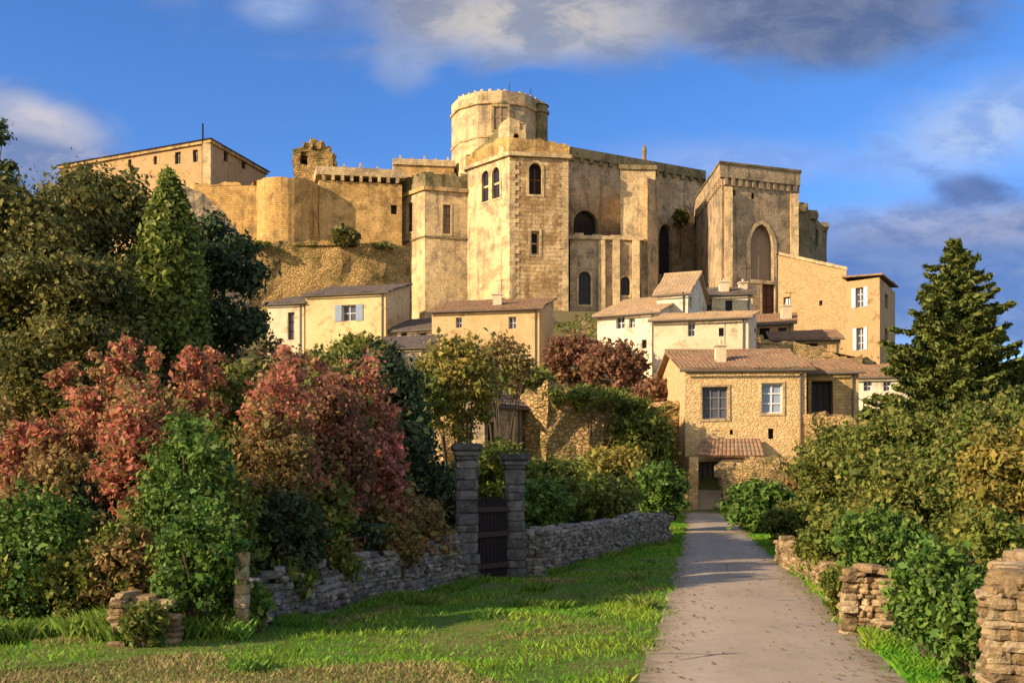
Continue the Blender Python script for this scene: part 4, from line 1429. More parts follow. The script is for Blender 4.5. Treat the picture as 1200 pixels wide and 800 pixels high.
# lone lit post at the left hedge and dark post at the end of the wall
c = pt(284, 13.9)
mb = MB(); zg = ground(*c)
for k in range(6):
    mb.stone((c[0] + random.uniform(-.01, .01), c[1], zg + .1 + k * .19), (.19, .2, .2), random.choice((0, 2)), .12)
tag(mb.build('stone_post', gold_mats, None, org=(c[0], c[1], zg)), 'slim sunlit stone post at the corner of the ivy bush', 'post')
c = pt(780, 38.3); zg = ground(*c)
mb = MB(); mb.tube([(c[0], c[1], zg - .2), (c[0] + .02, c[1], zg + .6), (c[0], c[1], zg + 1.25)], [.13, .11, .10], 9)
tag(mb.build('wooden_post', 'dark_wood', None, org=(c[0], c[1], zg)), 'dark wooden post at the far end of the dry-stone wall by the lane', 'post')


# ================================================================== PLANTS
rng = np.random.default_rng(11)


def leaf_mesh(name, cen, nrm, size, tint, mat, parent, org, elong=1.7):
    n = len(cen)
    nrm = nrm / (np.linalg.norm(nrm, axis=1, keepdims=True) + 1e-9)
    r = rng.normal(size=(n, 3))
    t = np.cross(nrm, r); t /= (np.linalg.norm(t, axis=1, keepdims=True) + 1e-9)
    b = np.cross(nrm, t)
    L = (size * elong / 2)[:, None]; Wd = (size / 2)[:, None]
    bend = nrm * (size * .22)[:, None]
    v = np.stack([cen - t * L, cen + b * Wd + bend - t * L * .1, cen + t * L, cen - b * Wd + bend - t * L * .1], axis=1).reshape(-1, 3) - np.array(org)
    me = bpy.data.meshes.new(name)
    me.vertices.add(4 * n); me.vertices.foreach_set('co', v.astype(np.float32).ravel())
    me.loops.add(4 * n); me.loops.foreach_set('vertex_index', np.arange(4 * n, dtype=np.int32))
    me.polygons.add(n); me.polygons.foreach_set('loop_start', np.arange(0, 4 * n, 4, dtype=np.int32))
    me.polygons.foreach_set('loop_total', np.full(n, 4, dtype=np.int32))
    ca = me.attributes.new('tint', 'FLOAT_COLOR', 'FACE')
    ca.data.foreach_set('color', np.concatenate([tint, np.ones((n, 1))], axis=1).astype(np.float32).ravel())
    me.materials.append(MATS[mat])
    me.update(calc_edges=True)
    o = bpy.data.objects.new(name, me); COL.objects.link(o)
    if parent is not None: o.parent = parent
    else: o.location = org
    return o


def unit(n):
    v = rng.normal(size=(n, 3)); return v / np.linalg.norm(v, axis=1, keepdims=True)


NLEAF = [0]


def clump_leaves(cc, cr, per, leaf, squash=.8):
    """leaves over the outside of every clump"""
    C_, N_, T_ = [], [], []
    for c, r in zip(cc, cr):
        n = max(6, int(per * (r / leaf) ** 2))
        d = unit(n)
        d[:, 2] = np.where((d[:, 2] < -.25) & (rng.random(n) < .6), -d[:, 2], d[:, 2])
        rad = r * (rng.random(n) ** .45) * (1 + .25 * rng.normal(size=n))
        p = c + d * rad[:, None] * np.array([1, 1, squash])
        C_.append(p); N_.append(d + rng.normal(size=(n, 3)) * .6)
        ct = rng.random()
        T_.append(np.stack([np.clip(ct + rng.normal(size=n) * .12, 0, 1), rng.random(n), rng.random(n)], axis=1))
    return np.concatenate(C_), np.concatenate(N_), np.concatenate(T_)


def plant(name, label, cat, px, Y, top, bot, wpx, mat, style='round', group=None, dens=1.0, leaf=None, bark='bark', depth=1.0, nclump=None, lean=0.0, trunk=True, zbase=None):
    X = PX(px, Y)
    zt = PZ(top, Y); zb = PZ(bot, Y)
    zg = ground(X, Y) if zbase is None else zbase
    zb = max(zb, zg - .05)
    rx = wpx / 1200. * Y / 2; rz = (zt - zb) / 2; ry = rx * depth
    cz = (zt + zb) / 2
    lf = leaf or max(.042, .042 + (Y - 14) * .0021)
    org = (X, Y, zg)
    e = empty(name, org, label, cat, group)
    per = 5.5 * dens
    stems = MB()
    if style in ('round', 'shrub', 'loose'):
        n = int((nclump or int(26 + 10 * (rx * rz) ** .5)) * 1.5)
        d = unit(n)
        rr = .45 + .5 * rng.random(n) ** .6
        cc = np.stack([X + d[:, 0] * rx * rr + lean * d[:, 2] * rx, Y + d[:, 1] * ry * rr, cz + d[:, 2] * rz * rr], axis=1)
        m = min(rx, rz) * (1.0 if max(rx, rz) < 2.2 * min(rx, rz) else 1.35)
        k = dict(round=(.28, .46), shrub=(.26, .42), loose=(.16, .30))[style]
        cr = m * rng.uniform(k[0], k[1], n)
        cr = np.minimum(cr, np.maximum(.15, .9 * (zt - cc[:, 2]) + .12 * rz))
        C1, N1, T1 = clump_leaves(cc, cr, per, lf)
        if style != 'round':   # sprigs that break the outline
            ns = int(n * 1.6)
            ds = unit(ns); ds[:, 2] = np.abs(ds[:, 2]) * .9 + .15
            S = []; NN = []; TT = []
            for q in ds:
                ln = rng.uniform(.92, 1.22)
                k_ = int(14 * dens) + 6
                tt = rng.uniform(.7, ln, k_)
                p = np.array([X, Y, cz]) + q * np.array([rx, ry, rz]) * tt[:, None] + rng.normal(size=(k_, 3)) * lf * 1.1
                S.append(p); NN.append(rng.normal(size=(k_, 3)))
                TT.append(np.stack([np.full(k_, rng.random()), rng.random(k_), rng.random(k_)], axis=1))
            C1 = np.concatenate([C1] + S); N1 = np.concatenate([N1] + NN); T1 = np.concatenate([T1] + TT)
        nl = 5 if style == 'round' else 7
        if style == 'round' and zb > zg + .6:
            stems.tube([(X, Y, zg - .2), (X + .05 * rx, Y, (zg + zb) / 2), (X, Y, cz)], [rx * .09 + .06, rx * .07 + .04, rx * .03 + .02], 8)
            b0 = Vector((X, Y, max(zg + .3, zb - .2)))
        else:
            b0 = Vector((X, Y, zg - .1))
        idx = rng.choice(len(cc), min(nl + 3, len(cc)), replace=False)
        for i in idx:
            c = Vector(cc[i]); md = b0.lerp(c, .5) + Vector((0, 0, .12 * rz))
            r0 = .03 + .02 * rx
            st = b0 if zb > zg + .6 and style == 'round' else Vector((X + (c.x - X) * .3, Y + (c.y - Y) * .3, zg - .1))
            stems.tube([st, md, c], [r0, r0 * .7, r0 * .3], 5)
    elif style == 'cypress':
        n = int(420)
        h = rng.random(n) ** .85
        prof_ = np.clip(np.minimum(1.0, (1 - h) * 2.1) ** .75, .05, 1) * np.clip(.72 + h * 1.2, 0, 1)
        a = rng.random(n) * 2 * np.pi
        cc = np.stack([X + np.cos(a) * rx * prof_ * .72, Y + np.sin(a) * rx * prof_ * .72, zb + h * (zt - zb) * .97], axis=1)
        cr = rx * rng.uniform(.16, .30, n) * (prof_ * .75 + .25)
        C1, N1, T1 = clump_leaves(cc, cr, per * 1.5, lf, 2.2)
        C1[:, 2] = np.minimum(C1[:, 2], zt + rng.random(len(C1)) * .12)
        stems.tube([(X, Y, zg - .2), (X, Y, zb + 1), (X, Y, zt - .6)], [.16, .13, .03], 8)
    elif style == 'fir':
        stems.tube([(X, Y, zg - .2), (X, Y, (zg + zt) / 2), (X, Y, zt)], [.24, .14, .015], 8)
        S = []; NN = []; TT = []
        nt = 27
        for k in range(nt):
            t = (k + .5) / nt
            z = zb + (zt - zb) * t
            rad = rx * 1.08 * (1 - t) ** .72 * rng.uniform(.8, 1.12) + .10
            nbr = max(6, int(15 * (1 - t) + 5))
            a0_ = rng.random() * 6.28
            for j in range(nbr):
                a = a0_ + j * 2 * math.pi / nbr + rng.normal() * .12
                rj = rad * rng.uniform(.55, 1.3)
                drop = -.12 * rj
                k_ = int(150 * dens * max(.25, rj / 2.2))
                tt = rng.random(k_) ** .62
                tip = .22 * tt
                wv = rng.normal(size=k_) * .11 * rj * (1 - tt * .55)
                x = X + math.cos(a) * rj * tt - math.sin(a) * wv
                y = Y + math.sin(a) * rj * tt + math.cos(a) * wv
                zz = z + drop * np.sin(tt * 2.2) + tip * tt * rj * .55 + rng.normal(size=k_) * .045
                S.append(np.stack([x, y, zz], axis=1)); NN.append(rng.normal(size=(k_, 3)) * .7 + np.array([0, 0, 1]))
                ct = rng.random()
                TT.append(np.stack([np.clip(ct + rng.normal(size=k_) * .1, 0, 1), rng.random(k_), rng.random(k_)], axis=1))
                if j % 2 == 0 and rj > .5:
                    stems.tube([(X, Y, z), (X + math.cos(a) * rj * .5, Y + math.sin(a) * rj * .5, z + drop), (X + math.cos(a) * rj * .9, Y + math.sin(a) * rj * .9, z + drop * .6)], [.035, .022, .01], 4)
        C1, N1, T1 = np.concatenate(S), np.concatenate(NN), np.concatenate(TT)
    elif style == 'sumac':
        ns = max(7, int(rx * 7))
        S = []; NN = []; TT = []
        for k in range(ns):
            a = rng.random() * 6.28; rr = rng.random() ** .5
            bx, by = X + math.cos(a) * rx * rr * .55, Y + math.sin(a) * ry * rr * .55
            tx_, ty_ = X + math.cos(a) * rx * rr * .95 + rng.normal() * .08, Y + math.sin(a) * ry * rr * .95
            tz = zb + (zt - zb) * (1 - .45 * rr ** 2) * rng.uniform(.86, 1.0)
            p = [Vector((bx, by, zg - .1)), Vector(((bx + tx_) / 2, (by + ty_) / 2, (zg + tz) / 2)), Vector((tx_, ty_, tz - .1))]
            stems.tube(p, [.035, .025, .01], 5)
            ct = rng.random()
            # short side sprays on the upper half
            for q in range(int(9 + 5 * (zt - zb))):
                t = 1 - rng.random() ** 1.2 * .75
                t = max(t, (zb - zg) / max(.1, tz - zg))
                base = p[0].lerp(p[1], t * 2) if t < .5 else p[1].lerp(p[2], t * 2 - 1)
                aa = rng.random() * 6.28; ln = rng.uniform(.22, .55) * (1.25 - .5 * t) * min(1.5, rx)
                k_ = int(44 * dens)
                u_ = rng.random(k_)
                pp_ = np.array(base) + np.stack([np.cos(aa) * ln * u_, np.sin(aa) * ln * u_, ln * (.55 * u_ - .45 * u_ ** 2)], axis=1) + rng.normal(size=(k_, 3)) * .05
                S.append(pp_); NN.append(rng.normal(size=(k_, 3)) + np.array([0, -.2, .6]))
                TT.append(np.stack([np.clip(ct + rng.normal(size=k_) * .2, 0, 1), rng.random(k_), rng.random(k_)], axis=1))
        C1, N1, T1 = np.concatenate(S), np.concatenate(NN), np.concatenate(TT)
    keep = C1[:, 2] > (zg + .01 if zbase is None else -99)
    C1, N1, T1 = C1[keep], N1[keep], T1[keep]
    NLEAF[0] += len(C1)
    size = lf * np.clip(rng.lognormal(0, .42, len(C1)), .45, 2.2)
    leaf_mesh('crown' if style in ('round', 'fir', 'cypress') else 'foliage', C1, N1, size, T1, mat, e, org, 1.7 if style != 'fir' else 2.4)
    if stems.f:
        stems.build('trunk' if style in ('round', 'fir', 'cypress') else 'stems', bark, e, org=org)
    return e


T = 'trees behind the left hedge'
plant('oak_tree', 'tall dark olive-green oak at the left edge of the photo', 'tree', 25, 23.5, 212, 470, 190, 'leaf_oak', 'round', T, nclump=60)
plant('oak_tree', 'broad olive-green oak between the left edge oak and the cypress', 'tree', 118, 25.5, 200, 470, 170, 'leaf_oak', 'round', T, nclump=60)
plant('oak_tree', 'lower dark oak in front of the broad olive-green oak', 'tree', 70, 21.5, 300, 520, 190, 'leaf_oak', 'round', T, nclump=50)
plant('cypress_tree', 'tall pointed bright green cypress rising above the red shrubs', 'tree', 199, 23.5, 192, 470, 98, 'leaf_cypress', 'cypress')
plant('evergreen_tree', 'very dark bushy evergreen right of the cypress', 'tree', 262, 25.5, 246, 440, 96, 'leaf_dark', 'round', nclump=46)
plant('evergreen_tree', 'dark narrow evergreen tucked behind the cypress and the shrubs', 'tree', 232, 28, 262, 470, 70, 'leaf_dark', 'round', nclump=30)
plant('pine_tree', 'dark pine crown high at the far left edge against the sky', 'tree', -6, 60, 138, 235, 56, 'leaf_dark', 'round', nclump=16)

S_ = 'autumn shrubs of the left hedge'
plant('sumac_shrub', 'red-topped shrub standing in front of the left oaks', 'shrub', 125, 19, 368, 560, 110, 'leaf_red', 'sumac', S_, 1.1)
plant('sumac_shrub', 'orange-red shrub just left of the cypress foot', 'shrub', 205, 18.5, 378, 540, 110, 'leaf_red', 'sumac', S_, 1.0)
plant('sumac_shrub', 'tall scarlet shrub reaching up to the low cream annexe', 'shrub', 285, 19.5, 350, 600, 120, 'leaf_red', 'sumac', S_, 1.1)
plant('sumac_shrub', 'broad rusty-red shrub in front of the yellow house', 'shrub', 362, 20, 378, 600, 130, 'leaf_red', 'sumac', S_, 1.1)
plant('sumac_shrub', 'crimson shrub leaning right toward the dark cedar', 'shrub', 412, 18.8, 432, 600, 84, 'leaf_pink', 'sumac', S_, 1.0)
plant('sumac_shrub', 'pinkish-red low shrub just left of the gate pillars', 'shrub', 462, 20.3, 496, 660, 86, 'leaf_pink', 'sumac', S_, 1.1)
plant('sumac_shrub', 'rust-brown shrub at the far left edge of the hedge', 'shrub', 15, 17.5, 474, 640, 90, 'leaf_red', 'sumac', S_, .9)
plant('sumac_shrub', 'red-brown shrub below the lower dark oak', 'shrub', 75, 18, 452, 620, 90, 'leaf_red', 'sumac', S_, .9)
plant('russet_bush', 'russet bush in the middle of the left hedge beneath the cypress', 'shrub', 180, 18, 450, 680, 120, 'leaf_brown', 'shrub', S_)
plant('russet_bush', 'russet bush just right of the ivy column', 'shrub', 320, 17.0, 480, 690, 100, 'leaf_brown', 'shrub', S_)
plant('russet_bush', 'small russet bush above the shaded low wall', 'shrub', 436, 19.7, 580, 690, 80, 'leaf_brown', 'loose', S_)
plant('russet_bush', 'dull brown bush low between the leafy green bush and the ruin', 'shrub', 110, 15.6, 610, 700, 80, 'leaf_brown', 'shrub', S_)
plant('olive_bush', 'olive-green bush backing the crimson shrubs', 'shrub', 290, 21, 430, 640, 150, 'leaf_olive', 'shrub', S_)
plant('olive_bush', 'olive-green bush behind the rusty-red shrub', 'shrub', 385, 21.5, 440, 640, 120, 'leaf_olive', 'shrub', S_)
plant('olive_bush', 'olive-green bush behind the left red shrubs', 'shrub', 130, 21, 445, 640, 160, 'leaf_olive', 'shrub', S_)
plant('olive_bush', 'tall olive bush behind the hedge between the yellow house and the cedar', 'shrub', 372, 33, 402, 600, 110, 'leaf_olive', 'round', S_)
plant('olive_bush', 'tall dull green bush behind the scarlet shrub', 'shrub', 318, 29, 385, 600, 100, 'leaf_brown', 'round', S_)
plant('olive_bush', 'olive-brown bush at the left edge behind the rust-brown shrub', 'shrub', 20, 20, 470, 640, 130, 'leaf_brown', 'shrub', S_)
I_ = 'green bushes of the left hedge'
plant('ivy_bush', 'tall bright green ivy column in the middle of the left hedge', 'bush', 222, 15.4, 490, 770, 100, 'leaf_ivy', 'shrub', I_, 1.1)
plant('ivy_bush', 'bright green ivy mass spilling onto the grass beside the stone post', 'bush', 238, 14.0, 590, 790, 100, 'leaf_ivy', 'shrub', I_, 1.1)
plant('ivy_bush', 'dark ivy bush behind the stone post', 'bush', 335, 16.5, 575, 700, 90, 'leaf_dark', 'shrub', I_)
plant('ivy_bush', 'leafy green bush at the lower left edge', 'bush', 45, 15.0, 580, 770, 130, 'leaf_ivy', 'shrub', I_)
plant('ivy_bush', 'green bush under the russet bush above the ruin', 'bush', 165, 14.9, 590, 770, 90, 'leaf_green', 'shrub', I_)
plant('ivy_bush', 'shadowy dark bush between the red-brown shrub and the ivy column', 'bush', 115, 17.2, 540, 640, 80, 'leaf_dark', 'shrub', I_)
plant('ivy_bush', 'green bush climbing between the scarlet and rusty-red shrubs', 'bush', 345, 18.0, 500, 640, 70, 'leaf_green', 'shrub', I_)
plant('ivy_bush', 'dark green bush left of the taller gate pillar', 'bush', 515, 24.5, 545, 660, 90, 'leaf_dark', 'shrub', I_)
plant('ivy_bush', 'dark bush hanging over the shaded wall', 'bush', 395, 19.0, 590, 690, 90, 'leaf_dark', 'shrub', I_)

for (px_, Y_, t_, b_, w_, m_, lb) in [
    (12, 14.9, 612, 760, 110, 'leaf_green', 'low green bush filling the lower left corner of the hedge'),
    (92, 14.8, 632, 760, 100, 'leaf_olive', 'low olive bush left of the crumbling stone heap'),
    (158, 14.7, 622, 760, 100, 'leaf_brown', 'low russet-green bush behind the crumbling stone heap'),
    (262, 15.4, 560, 760, 90, 'leaf_green', 'green bush filling the gap right of the ivy column'),
    (322, 16.8, 560, 700, 80, 'leaf_olive', 'olive bush leaning over the left end of the shaded wall'),
    (368, 17.9, 540, 700, 90, 'leaf_green', 'green bush over the middle of the shaded wall'),
    (420, 19.6, 590, 700, 80, 'leaf_olive', 'olive bush behind the small russet bush on the shaded wall'),
    (424, 21.6, 430, 690, 80, 'leaf_red', 'tall rose-red bush between the crimson shrub and the cedar'),
    (462, 28.0, 428, 640, 80, 'leaf_dark', 'dark bush standing behind the cedar'),
    (490, 21.0, 585, 690, 70, 'leaf_brown', 'rust-green bush between the pinkish-red shrub and the gate pillar'),
    (60, 17.0, 530, 760, 130, 'leaf_brown', 'rust-green bush beneath the red-brown shrub at left'),
    (388, 18.6, 452, 690, 90, 'leaf_wine', 'wine-brown bush below the rusty-red shrub'),
    (452, 20.4, 562, 690, 90, 'leaf_brown', 'rusty bush spilling over the wall at the foot of the pinkish-red shrub'),
    (255, 17.2, 500, 700, 100, 'leaf_olive', 'olive bush rising between the ivy column and the scarlet shrub'),
    (160, 17.0, 470, 740, 90, 'leaf_red', 'faded red bush left of the ivy column'),
    (330, 17.4, 430, 700, 90, 'leaf_red', 'rose-brown bush below the scarlet shrub')]:
    plant('hedge_bush', lb, 'bush', px_, Y_, t_, b_, w_, m_, 'shrub', I_)

for (px_, Y_, t_, b_, w_, m_, lb) in [
    (338, 16.05, 662, 712, 60, 'leaf_green', 'small creeper tumbling over the left end of the shaded wall'),
    (402, 17.5, 650, 690, 46, 'leaf_olive', 'small olive creeper tumbling over the middle of the shaded wall'),
    (470, 19.4, 632, 668, 46, 'leaf_brown', 'small russet creeper on the shaded wall nearest the gate pillar'),
    (300, 14.3, 690, 760, 26, 'leaf_ivy', 'ivy tuft at the foot of the stone post'),
    (170, 13.0, 712, 780, 44, 'leaf_olive', 'weedy tuft in front of the crumbling stone heap')]:
    plant('creeper', lb, 'creeper', px_, Y_, t_, b_, w_, m_, 'loose', 'creepers over the left stonework')

G_ = 'trees and bushes on the slope behind the gate'
plant('cedar_tree', 'blue-black cedar below the small dark-roofed house', 'tree', 446, 24.5, 410, 640, 98, 'leaf_dark', 'round', None, nclump=60, depth=1.3)
plant('golden_tree', 'thin golden-green tree in front of the wide ochre house', 'tree', 535, 50, 398, 520, 100, 'leaf_gold', 'loose', None, dens=.9)
plant('bare_tree', 'sparse brown half-bare tree right of the golden-green tree', 'tree', 590, 54, 398, 475, 70, 'leaf_brown', 'loose', None, dens=.35)
plant('wine_shrub', 'wine-red shrub beneath the mossy retaining wall', 'shrub', 672, 82, 398, 472, 70, 'leaf_wine', 'loose', 'wine-red shrubs on the hillside')
plant('wine_shrub', 'brown-red shrub in front of the white house', 'shrub', 722, 76, 405, 474, 76, 'leaf_wine', 'loose', 'wine-red shrubs on the hillside')
plant('wine_shrub', 'dull red-brown bush on top of the rock left of the lane house', 'shrub', 772, 68, 448, 490, 60, 'leaf_wine', 'loose', 'wine-red shrubs on the hillside')
plant('slope_bush', 'yellow-green bush on top of the long rock face', 'bush', 690, 59.0, 458, 484, 110, 'leaf_green', 'shrub', G_)
plant('slope_bush', 'green bush hanging down the right end of the rock face', 'bush', 750, 59.5, 474, 572, 76, 'leaf_green', 'shrub', G_)
plant('slope_bush', 'sunlit lime-green bush seen between and over the gate pillars', 'bush', 580, 34, 522, 600, 90, 'leaf_green', 'shrub', G_)
plant('slope_bush', 'rounded bright green bush right of the shorter gate pillar', 'bush', 655, 38, 540, 620, 120, 'leaf_green', 'shrub', G_)
plant('slope_bush', 'golden-green bush at the foot of the rock face', 'bush', 722, 50, 528, 590, 84, 'leaf_gold', 'loose', G_, .9)
plant('slope_bush', 'broad green bush low behind the right dry-stone wall', 'bush', 690, 36, 560, 625, 120, 'leaf_green', 'shrub', G_)
plant('slope_bush', 'dark green bush by the wooden post at the lane', 'bush', 775, 44, 548, 610, 60, 'leaf_ivy', 'shrub', G_)
plant('slope_bush', 'dark green bush low behind the shorter gate pillar', 'bush', 625, 31, 566, 645, 80, 'leaf_ivy', 'shrub', G_)
plant('slope_bush', 'pale olive bush between the cedar and the ochre rock ledge', 'bush', 495, 48, 440, 520, 60, 'leaf_olive', 'loose', G_)
plant('slope_bush', 'olive bush on the hillside beneath the wide ochre house', 'bush', 612, 70, 432, 475, 70, 'leaf_olive', 'loose', G_)
plant('slope_bush', 'green scrub under the yellow house', 'bush', 425, 86, 398, 440, 70, 'leaf_olive', 'loose', G_)
plant('wall_shrub', 'small dark shrub growing on the terrace below the curtain wall', 'shrub', 405, 121.6, 266, 292, 36, 'leaf_oak', 'round', None, zbase=30.6, leaf=.22, trunk=False)
plant('wall_shrub', 'dry tuft of scrub at the left end of the terrace top', 'shrub', 305, 120.8, 284, 296, 26, 'leaf_olive', 'round', None, zbase=30.2, leaf=.2)
plant('wall_shrub', 'low dry scrub at the right end of the terrace top', 'shrub', 452, 122.2, 287, 296, 30, 'leaf_olive', 'round', None, zbase=30.6, leaf=.2)
plant('wall_shrub', 'creeper clinging high in the dark recess of the church', 'shrub', 797, 151, 244, 268, 18, 'leaf_oak', 'round', None, zbase=36, leaf=.22)

R_ = 'bushes along the right side of the lane'
plant('fir_tree', 'tall dark green fir tree right of the village against the sky', 'tree', 1118, 38, 281, 520, 184, 'leaf_fir', 'fir', None, 3.2, leaf=.075)
plant('evergreen_tree', 'dark tree crown at the right edge beyond the fir', 'tree', 1200, 60, 418, 520, 70, 'leaf_dark', 'round')
plant('round_bush', 'rounded dark green bush beside the lane below the house porch', 'bush', 891, 43, 563, 632, 92, 'leaf_ivy', 'round', R_, nclump=60)
plant('hedge_bush', 'small grey-green bush right of the round dark bush', 'bush', 928, 35, 590, 645, 60, 'leaf_green', 'shrub', R_)
plant('hedge_bush', 'yellow-olive bush in front of the garden wall', 'bush', 985, 38, 500, 640, 110, 'leaf_olive', 'shrub', R_)
plant('hedge_bush', 'big olive-gold bush at the foot of the fir', 'bush', 1060, 29, 478, 650, 150, 'leaf_olive', 'shrub', R_)
plant('hedge_bush', 'olive bush right of the fir foot', 'bush', 1165, 27, 470, 650, 150, 'leaf_olive', 'shrub', R_)
plant('hedge_bush', 'olive-green bush low in the middle of the right-hand bushes', 'bush', 1085, 20, 540, 690, 150, 'leaf_olive', 'shrub', R_)
plant('hedge_bush', 'golden-olive bush at the right edge of the photo', 'bush', 1190, 16, 500, 680, 130, 'leaf_gold', 'shrub', R_)
plant('hedge_bush', 'green bush between the low wall and the stone pier', 'bush', 985, 21, 600, 700, 80, 'leaf_green', 'shrub', R_)
plant('hedge_bush', 'dark green leafy bush behind the stone pier', 'bush', 1030, 17, 600, 700, 100, 'leaf_ivy', 'shrub', R_)
plant('ivy_bush', 'dark green ivy bush between the stone pier and the tall golden wall', 'bush', 1098, 11.8, 640, 775, 105, 'leaf_ivy', 'shrub', R_, 1.1)
plant('ivy_bush', 'trailing dark ivy bush above the tall golden wall', 'bush', 1150, 13.2, 600, 740, 110, 'leaf_green', 'shrub', R_)
plant('ivy_bush', 'ivy clump covering the near end of the tall golden wall', 'bush', 1136, 9.9, 690, 840, 60, 'leaf_ivy', 'shrub', R_)
plant('hedge_bush', 'low green bush growing over the wall beside the lane', 'bush', 962, 22.5, 622, 690, 56, 'leaf_green', 'shrub', R_)
plant('hedge_bush', 'weedy green clump left of the stone pier', 'bush', 985, 16.2, 668, 735, 40, 'leaf_green', 'loose', R_)
plant('hedge_bush', 'brown-olive bush behind the small grey-green bush', 'bush', 950, 46, 540, 620, 60, 'leaf_brown', 'shrub', R_)
bpy.app.driver_namespace['n'] = NLEAF[0]; print('leaves', NLEAF[0])


# ------------------------------------------------------------------ far wood, beyond the hill
def mass(name, label, boxes, mat, lf):
    C1, N1, T1 = [], [], []
    for (x, y, rx, rz) in boxes:
        n = 14; d = unit(n); d[:, 2] = np.abs(d[:, 2])
        zg = ground(x, y)
        cc = np.array([x, y, zg]) + d * np.array([rx, rx, rz]) * .75
        a, b, c = clump_leaves(cc, np.full(n, rx * .35), 2.5, lf)
        C1.append(a); N1.append(b); T1.append(c)
    C1, N1, T1 = map(np.concatenate, (C1, N1, T1))
    o = leaf_mesh(name, C1, N1, lf * rng.uniform(.7, 1.3, len(C1)), T1, mat, None, (0, 60, 0))
    tag(o, label, 'woodland', None, 'stuff')


mass('woodland', 'scrubby wood covering the lower slopes on both flanks of the hill',
     [(x, y, random.uniform(4, 7), random.uniform(4, 7)) for x, y in
      [(rx_, ry_) for rx_ in (-70, -60, -50, -41, -33) for ry_ in (62, 78, 95)] + [(38, 78), (46, 80), (54, 90), (62, 84), (50, 104), (60, 110), (72, 100)]],
     'leaf_oak', .45)
for i in range(1): pass

# ------------------------------------------------------------------ scrub on the open hillside
def scrub():
    C1, N1, T1 = [], [], []
    k = 0
    while k < 150:
        y = random.uniform(62, 116); x = PX(random.uniform(380, 1050), y)
        r = random.uniform(.5, 1.3); zg = ground(x, y)
        a, b, c = clump_leaves(np.array([[x, y, zg + r * .4]]), np.array([r]), 2.5, .28)
        C1.append(a); N1.append(b); T1.append(c); k += 1
    C1, N1, T1 = map(np.concatenate, (C1, N1, T1))
    o = leaf_mesh('hillside_scrub', C1, N1, .28 * rng.uniform(.7, 1.3, len(C1)), T1, 'leaf_olive', None, (0, 90, 10))
    tag(o, 'patchy olive scrub covering the slope between the village houses', 'scrub', None, 'stuff')


scrub()


# ------------------------------------------------------------------ grass
def grass(name, label, n, region, hmin, hmax, wid, mat, keep):
    pts = []
    x0, x1, y0, y1 = region
    while len(pts) < n:
        m = n
        yy_ = y0 + (y1 - y0) * rng.random(m) ** 1.5
        xx = x0 + (x1 - x0) * rng.random(m)
        for x, y in zip(xx, yy_):
            if abs(x) > .54 * y + 1.0: continue
            if keep(x, y): pts.append((x, y, ground(x, y)))
            if len(pts) >= n: break
    P_ = np.array(pts); n = len(P_)
    a = rng.random(n) * 2 * np.pi
    hgt = rng.uniform(hmin, hmax, n)
    pat = np.array([noise.noise(Vector((p[0] * .8, p[1] * .8, 4))) for p in pts])
    hgt *= 1 + .8 * pat
    sc_ = 1 + np.clip((P_[:, 1] - 14) / 14, 0, 2)
    wd_ = wid * sc_ * rng.uniform(.7, 1.3, n)
    t = np.stack([np.cos(a), np.sin(a), np.zeros(n)], 1)
    ln = np.stack([np.cos(a * 3.1), np.sin(a * 3.1), np.zeros(n)], 1) * (hgt * rng.uniform(.2, .9, n))[:, None]
    up = np.array([0, 0, 1.0])
    b = P_ - up * .02
    v = np.stack([b - t * wd_[:, None] / 2, b + t * wd_[:, None] / 2, b + up * hgt[:, None] * .6 + ln * .35 + t * wd_[:, None] * .35, b + up * hgt[:, None] + ln], axis=1).reshape(-1, 3)
    me = bpy.data.meshes.new(name)
    me.vertices.add(4 * n); me.vertices.foreach_set('co', v.astype(np.float32).ravel())
    me.loops.add(4 * n); me.loops.foreach_set('vertex_index', np.arange(4 * n, dtype=np.int32))
    me.polygons.add(n); me.polygons.foreach_set('loop_start', np.arange(0, 4 * n, 4, dtype=np.int32)); me.polygons.foreach_set('loop_total', np.full(n, 4, dtype=np.int32))
    tint = np.stack([np.clip(.5 + pat * 1.2 + rng.normal(size=n) * .15, 0, 1), np.clip(rng.random(n) * .7 + pat * .5, 0, 1), rng.random(n), np.ones(n)], 1)
    ca = me.attributes.new('tint', 'FLOAT_COLOR', 'FACE'); ca.data.foreach_set('color', tint.astype(np.float32).ravel())
    me.materials.append(MATS[mat]); me.update(calc_edges=True)
    o = bpy.data.objects.new(name, me); COL.objects.link(o)
    tag(o, label, 'grass', None, 'stuff')


def on_grass(x, y):
    dx = x - road_c(y)
    return abs(dx) > 1.34 + .30 * noise.noise(Vector((x * .5, y * 1.1, 0))) + .12 * noise.noise(Vector((x, y * 5, 3)))
def dryness(x, y):
    return sstep(12.6, 10.2, y) * sstep(.9, -1.6, x) + noise.noise(Vector((x * .6, y * .6, 9))) * .9


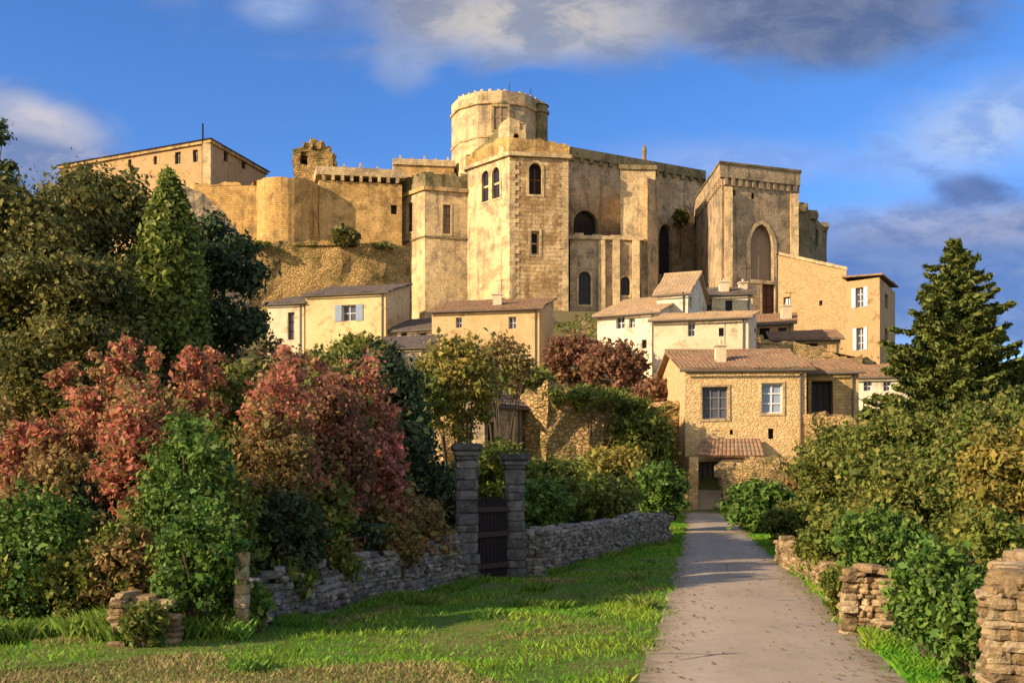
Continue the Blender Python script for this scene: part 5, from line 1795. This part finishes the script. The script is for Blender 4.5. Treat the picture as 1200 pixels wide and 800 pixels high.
grass('meadow_grass', 'bright green grass of the meadow and the lane verges', 230000, (-14, 12, 8.5, 57), .04, .10, .012, 'blade_grass',
      lambda x, y: on_grass(x, y) and (dryness(x, y) < .45 or rng.random() < .18))
grass('dry_grass', 'dry straw-coloured grass at the front of the meadow', 70000, (-14, 4, 8.5, 24), .03, .09, .014, 'blade_dry',
      lambda x, y: on_grass(x, y) and dryness(x, y) > .25)
grass('tall_grass', 'tall rough grass at the lower left in front of the hedge', 40000, (-9, -3.2, 12.9, 15.5), .12, .34, .010, 'blade_rough',
      lambda x, y: x < PX(300, y) - .1 and y > 13.3 + noise.noise(Vector((x * .9, 3, 1))) * .9 + rng.random() * .8)
grass('bank_grass', 'green grass of the far verge and bank beside the upper lane', 34000, (1.5, 13, 30, 58), .05, .13, .014, 'blade_grass',
      lambda x, y: on_grass(x, y) and abs(x - road_c(y)) < 5)
grass('verge_weeds', 'weedy grass strip along the foot of the right-hand walls', 26000, (3.5, 8, 9, 28), .06, .18, .010, 'blade_grass',
      lambda x, y: 1.42 < x - road_c(y) < 2.2)

def litter():
    n = 900
    y = 9 + 26 * rng.random(n) ** 1.6
    side = np.where(rng.random(n) < .5, -1, 1)
    x = np.array([road_c(v) for v in y]) + side * (1.25 - np.abs(rng.normal(size=n)) * .38 + (rng.random(n) < .3) * rng.normal(size=n) * 1.5)
    z = np.array([ground(road_c(b) if abs(a - road_c(b)) < 1.4 else a, b) + (.06 - .05 * min(1, abs(a - road_c(b)) / 1.42) ** 2 if abs(a - road_c(b)) < 1.4 else .03) + .012 for a, b in zip(x, y)])
    keep = np.abs(x - np.array([road_c(v) for v in y])) < 2.6
    P_ = np.stack([x, y, z], 1)[keep]; m = len(P_)
    t_ = np.stack([rng.random(m), rng.random(m), rng.random(m)], 1)
    o = leaf_mesh('leaf_litter', P_, rng.normal(size=(m, 3)) * .25 + np.array([0, 0, 1]), rng.uniform(.02, .05, m), t_, 'leaf_brown', None, (3, 14, 0), 1.4)
    tag(o, 'fallen brown leaves scattered along the edges of the lane', 'fallen leaves', None, 'stuff')


litter()

def near_wall(x, y):
    # strip in front of the grey walls on the meadow side
    for (ax, ay), (bx, by) in (((gr_[0], gr_[1]), pt(776, 38.0)), (pt(292, 15.0), gl_)):
        t = ((x - ax) * (bx - ax) + (y - ay) * (by - ay)) / ((bx - ax) ** 2 + (by - ay) ** 2)
        if 0 <= t <= 1:
            d_ = ((y - ay) * (bx - ax) - (x - ax) * (by - ay)) / math.hypot(bx - ax, by - ay)
            if -.65 < d_ < -.2: return rng.random() < .7 + noise.noise(Vector((x * 1.5, y * 1.5, 0)))
    return noise.noise(Vector((x * 1.1, y * 1.1, 12))) > .46 and abs(x - road_c(y)) > 1.6


grass('grass_tufts', 'longer grass tufts along the wall foot and dotted over the meadow', 22000, (-5, 6.5, 9, 38), .08, .20, .009, 'blade_rough', near_wall)

for o in sc.objects:
    if '_org' in o: del o['_org']
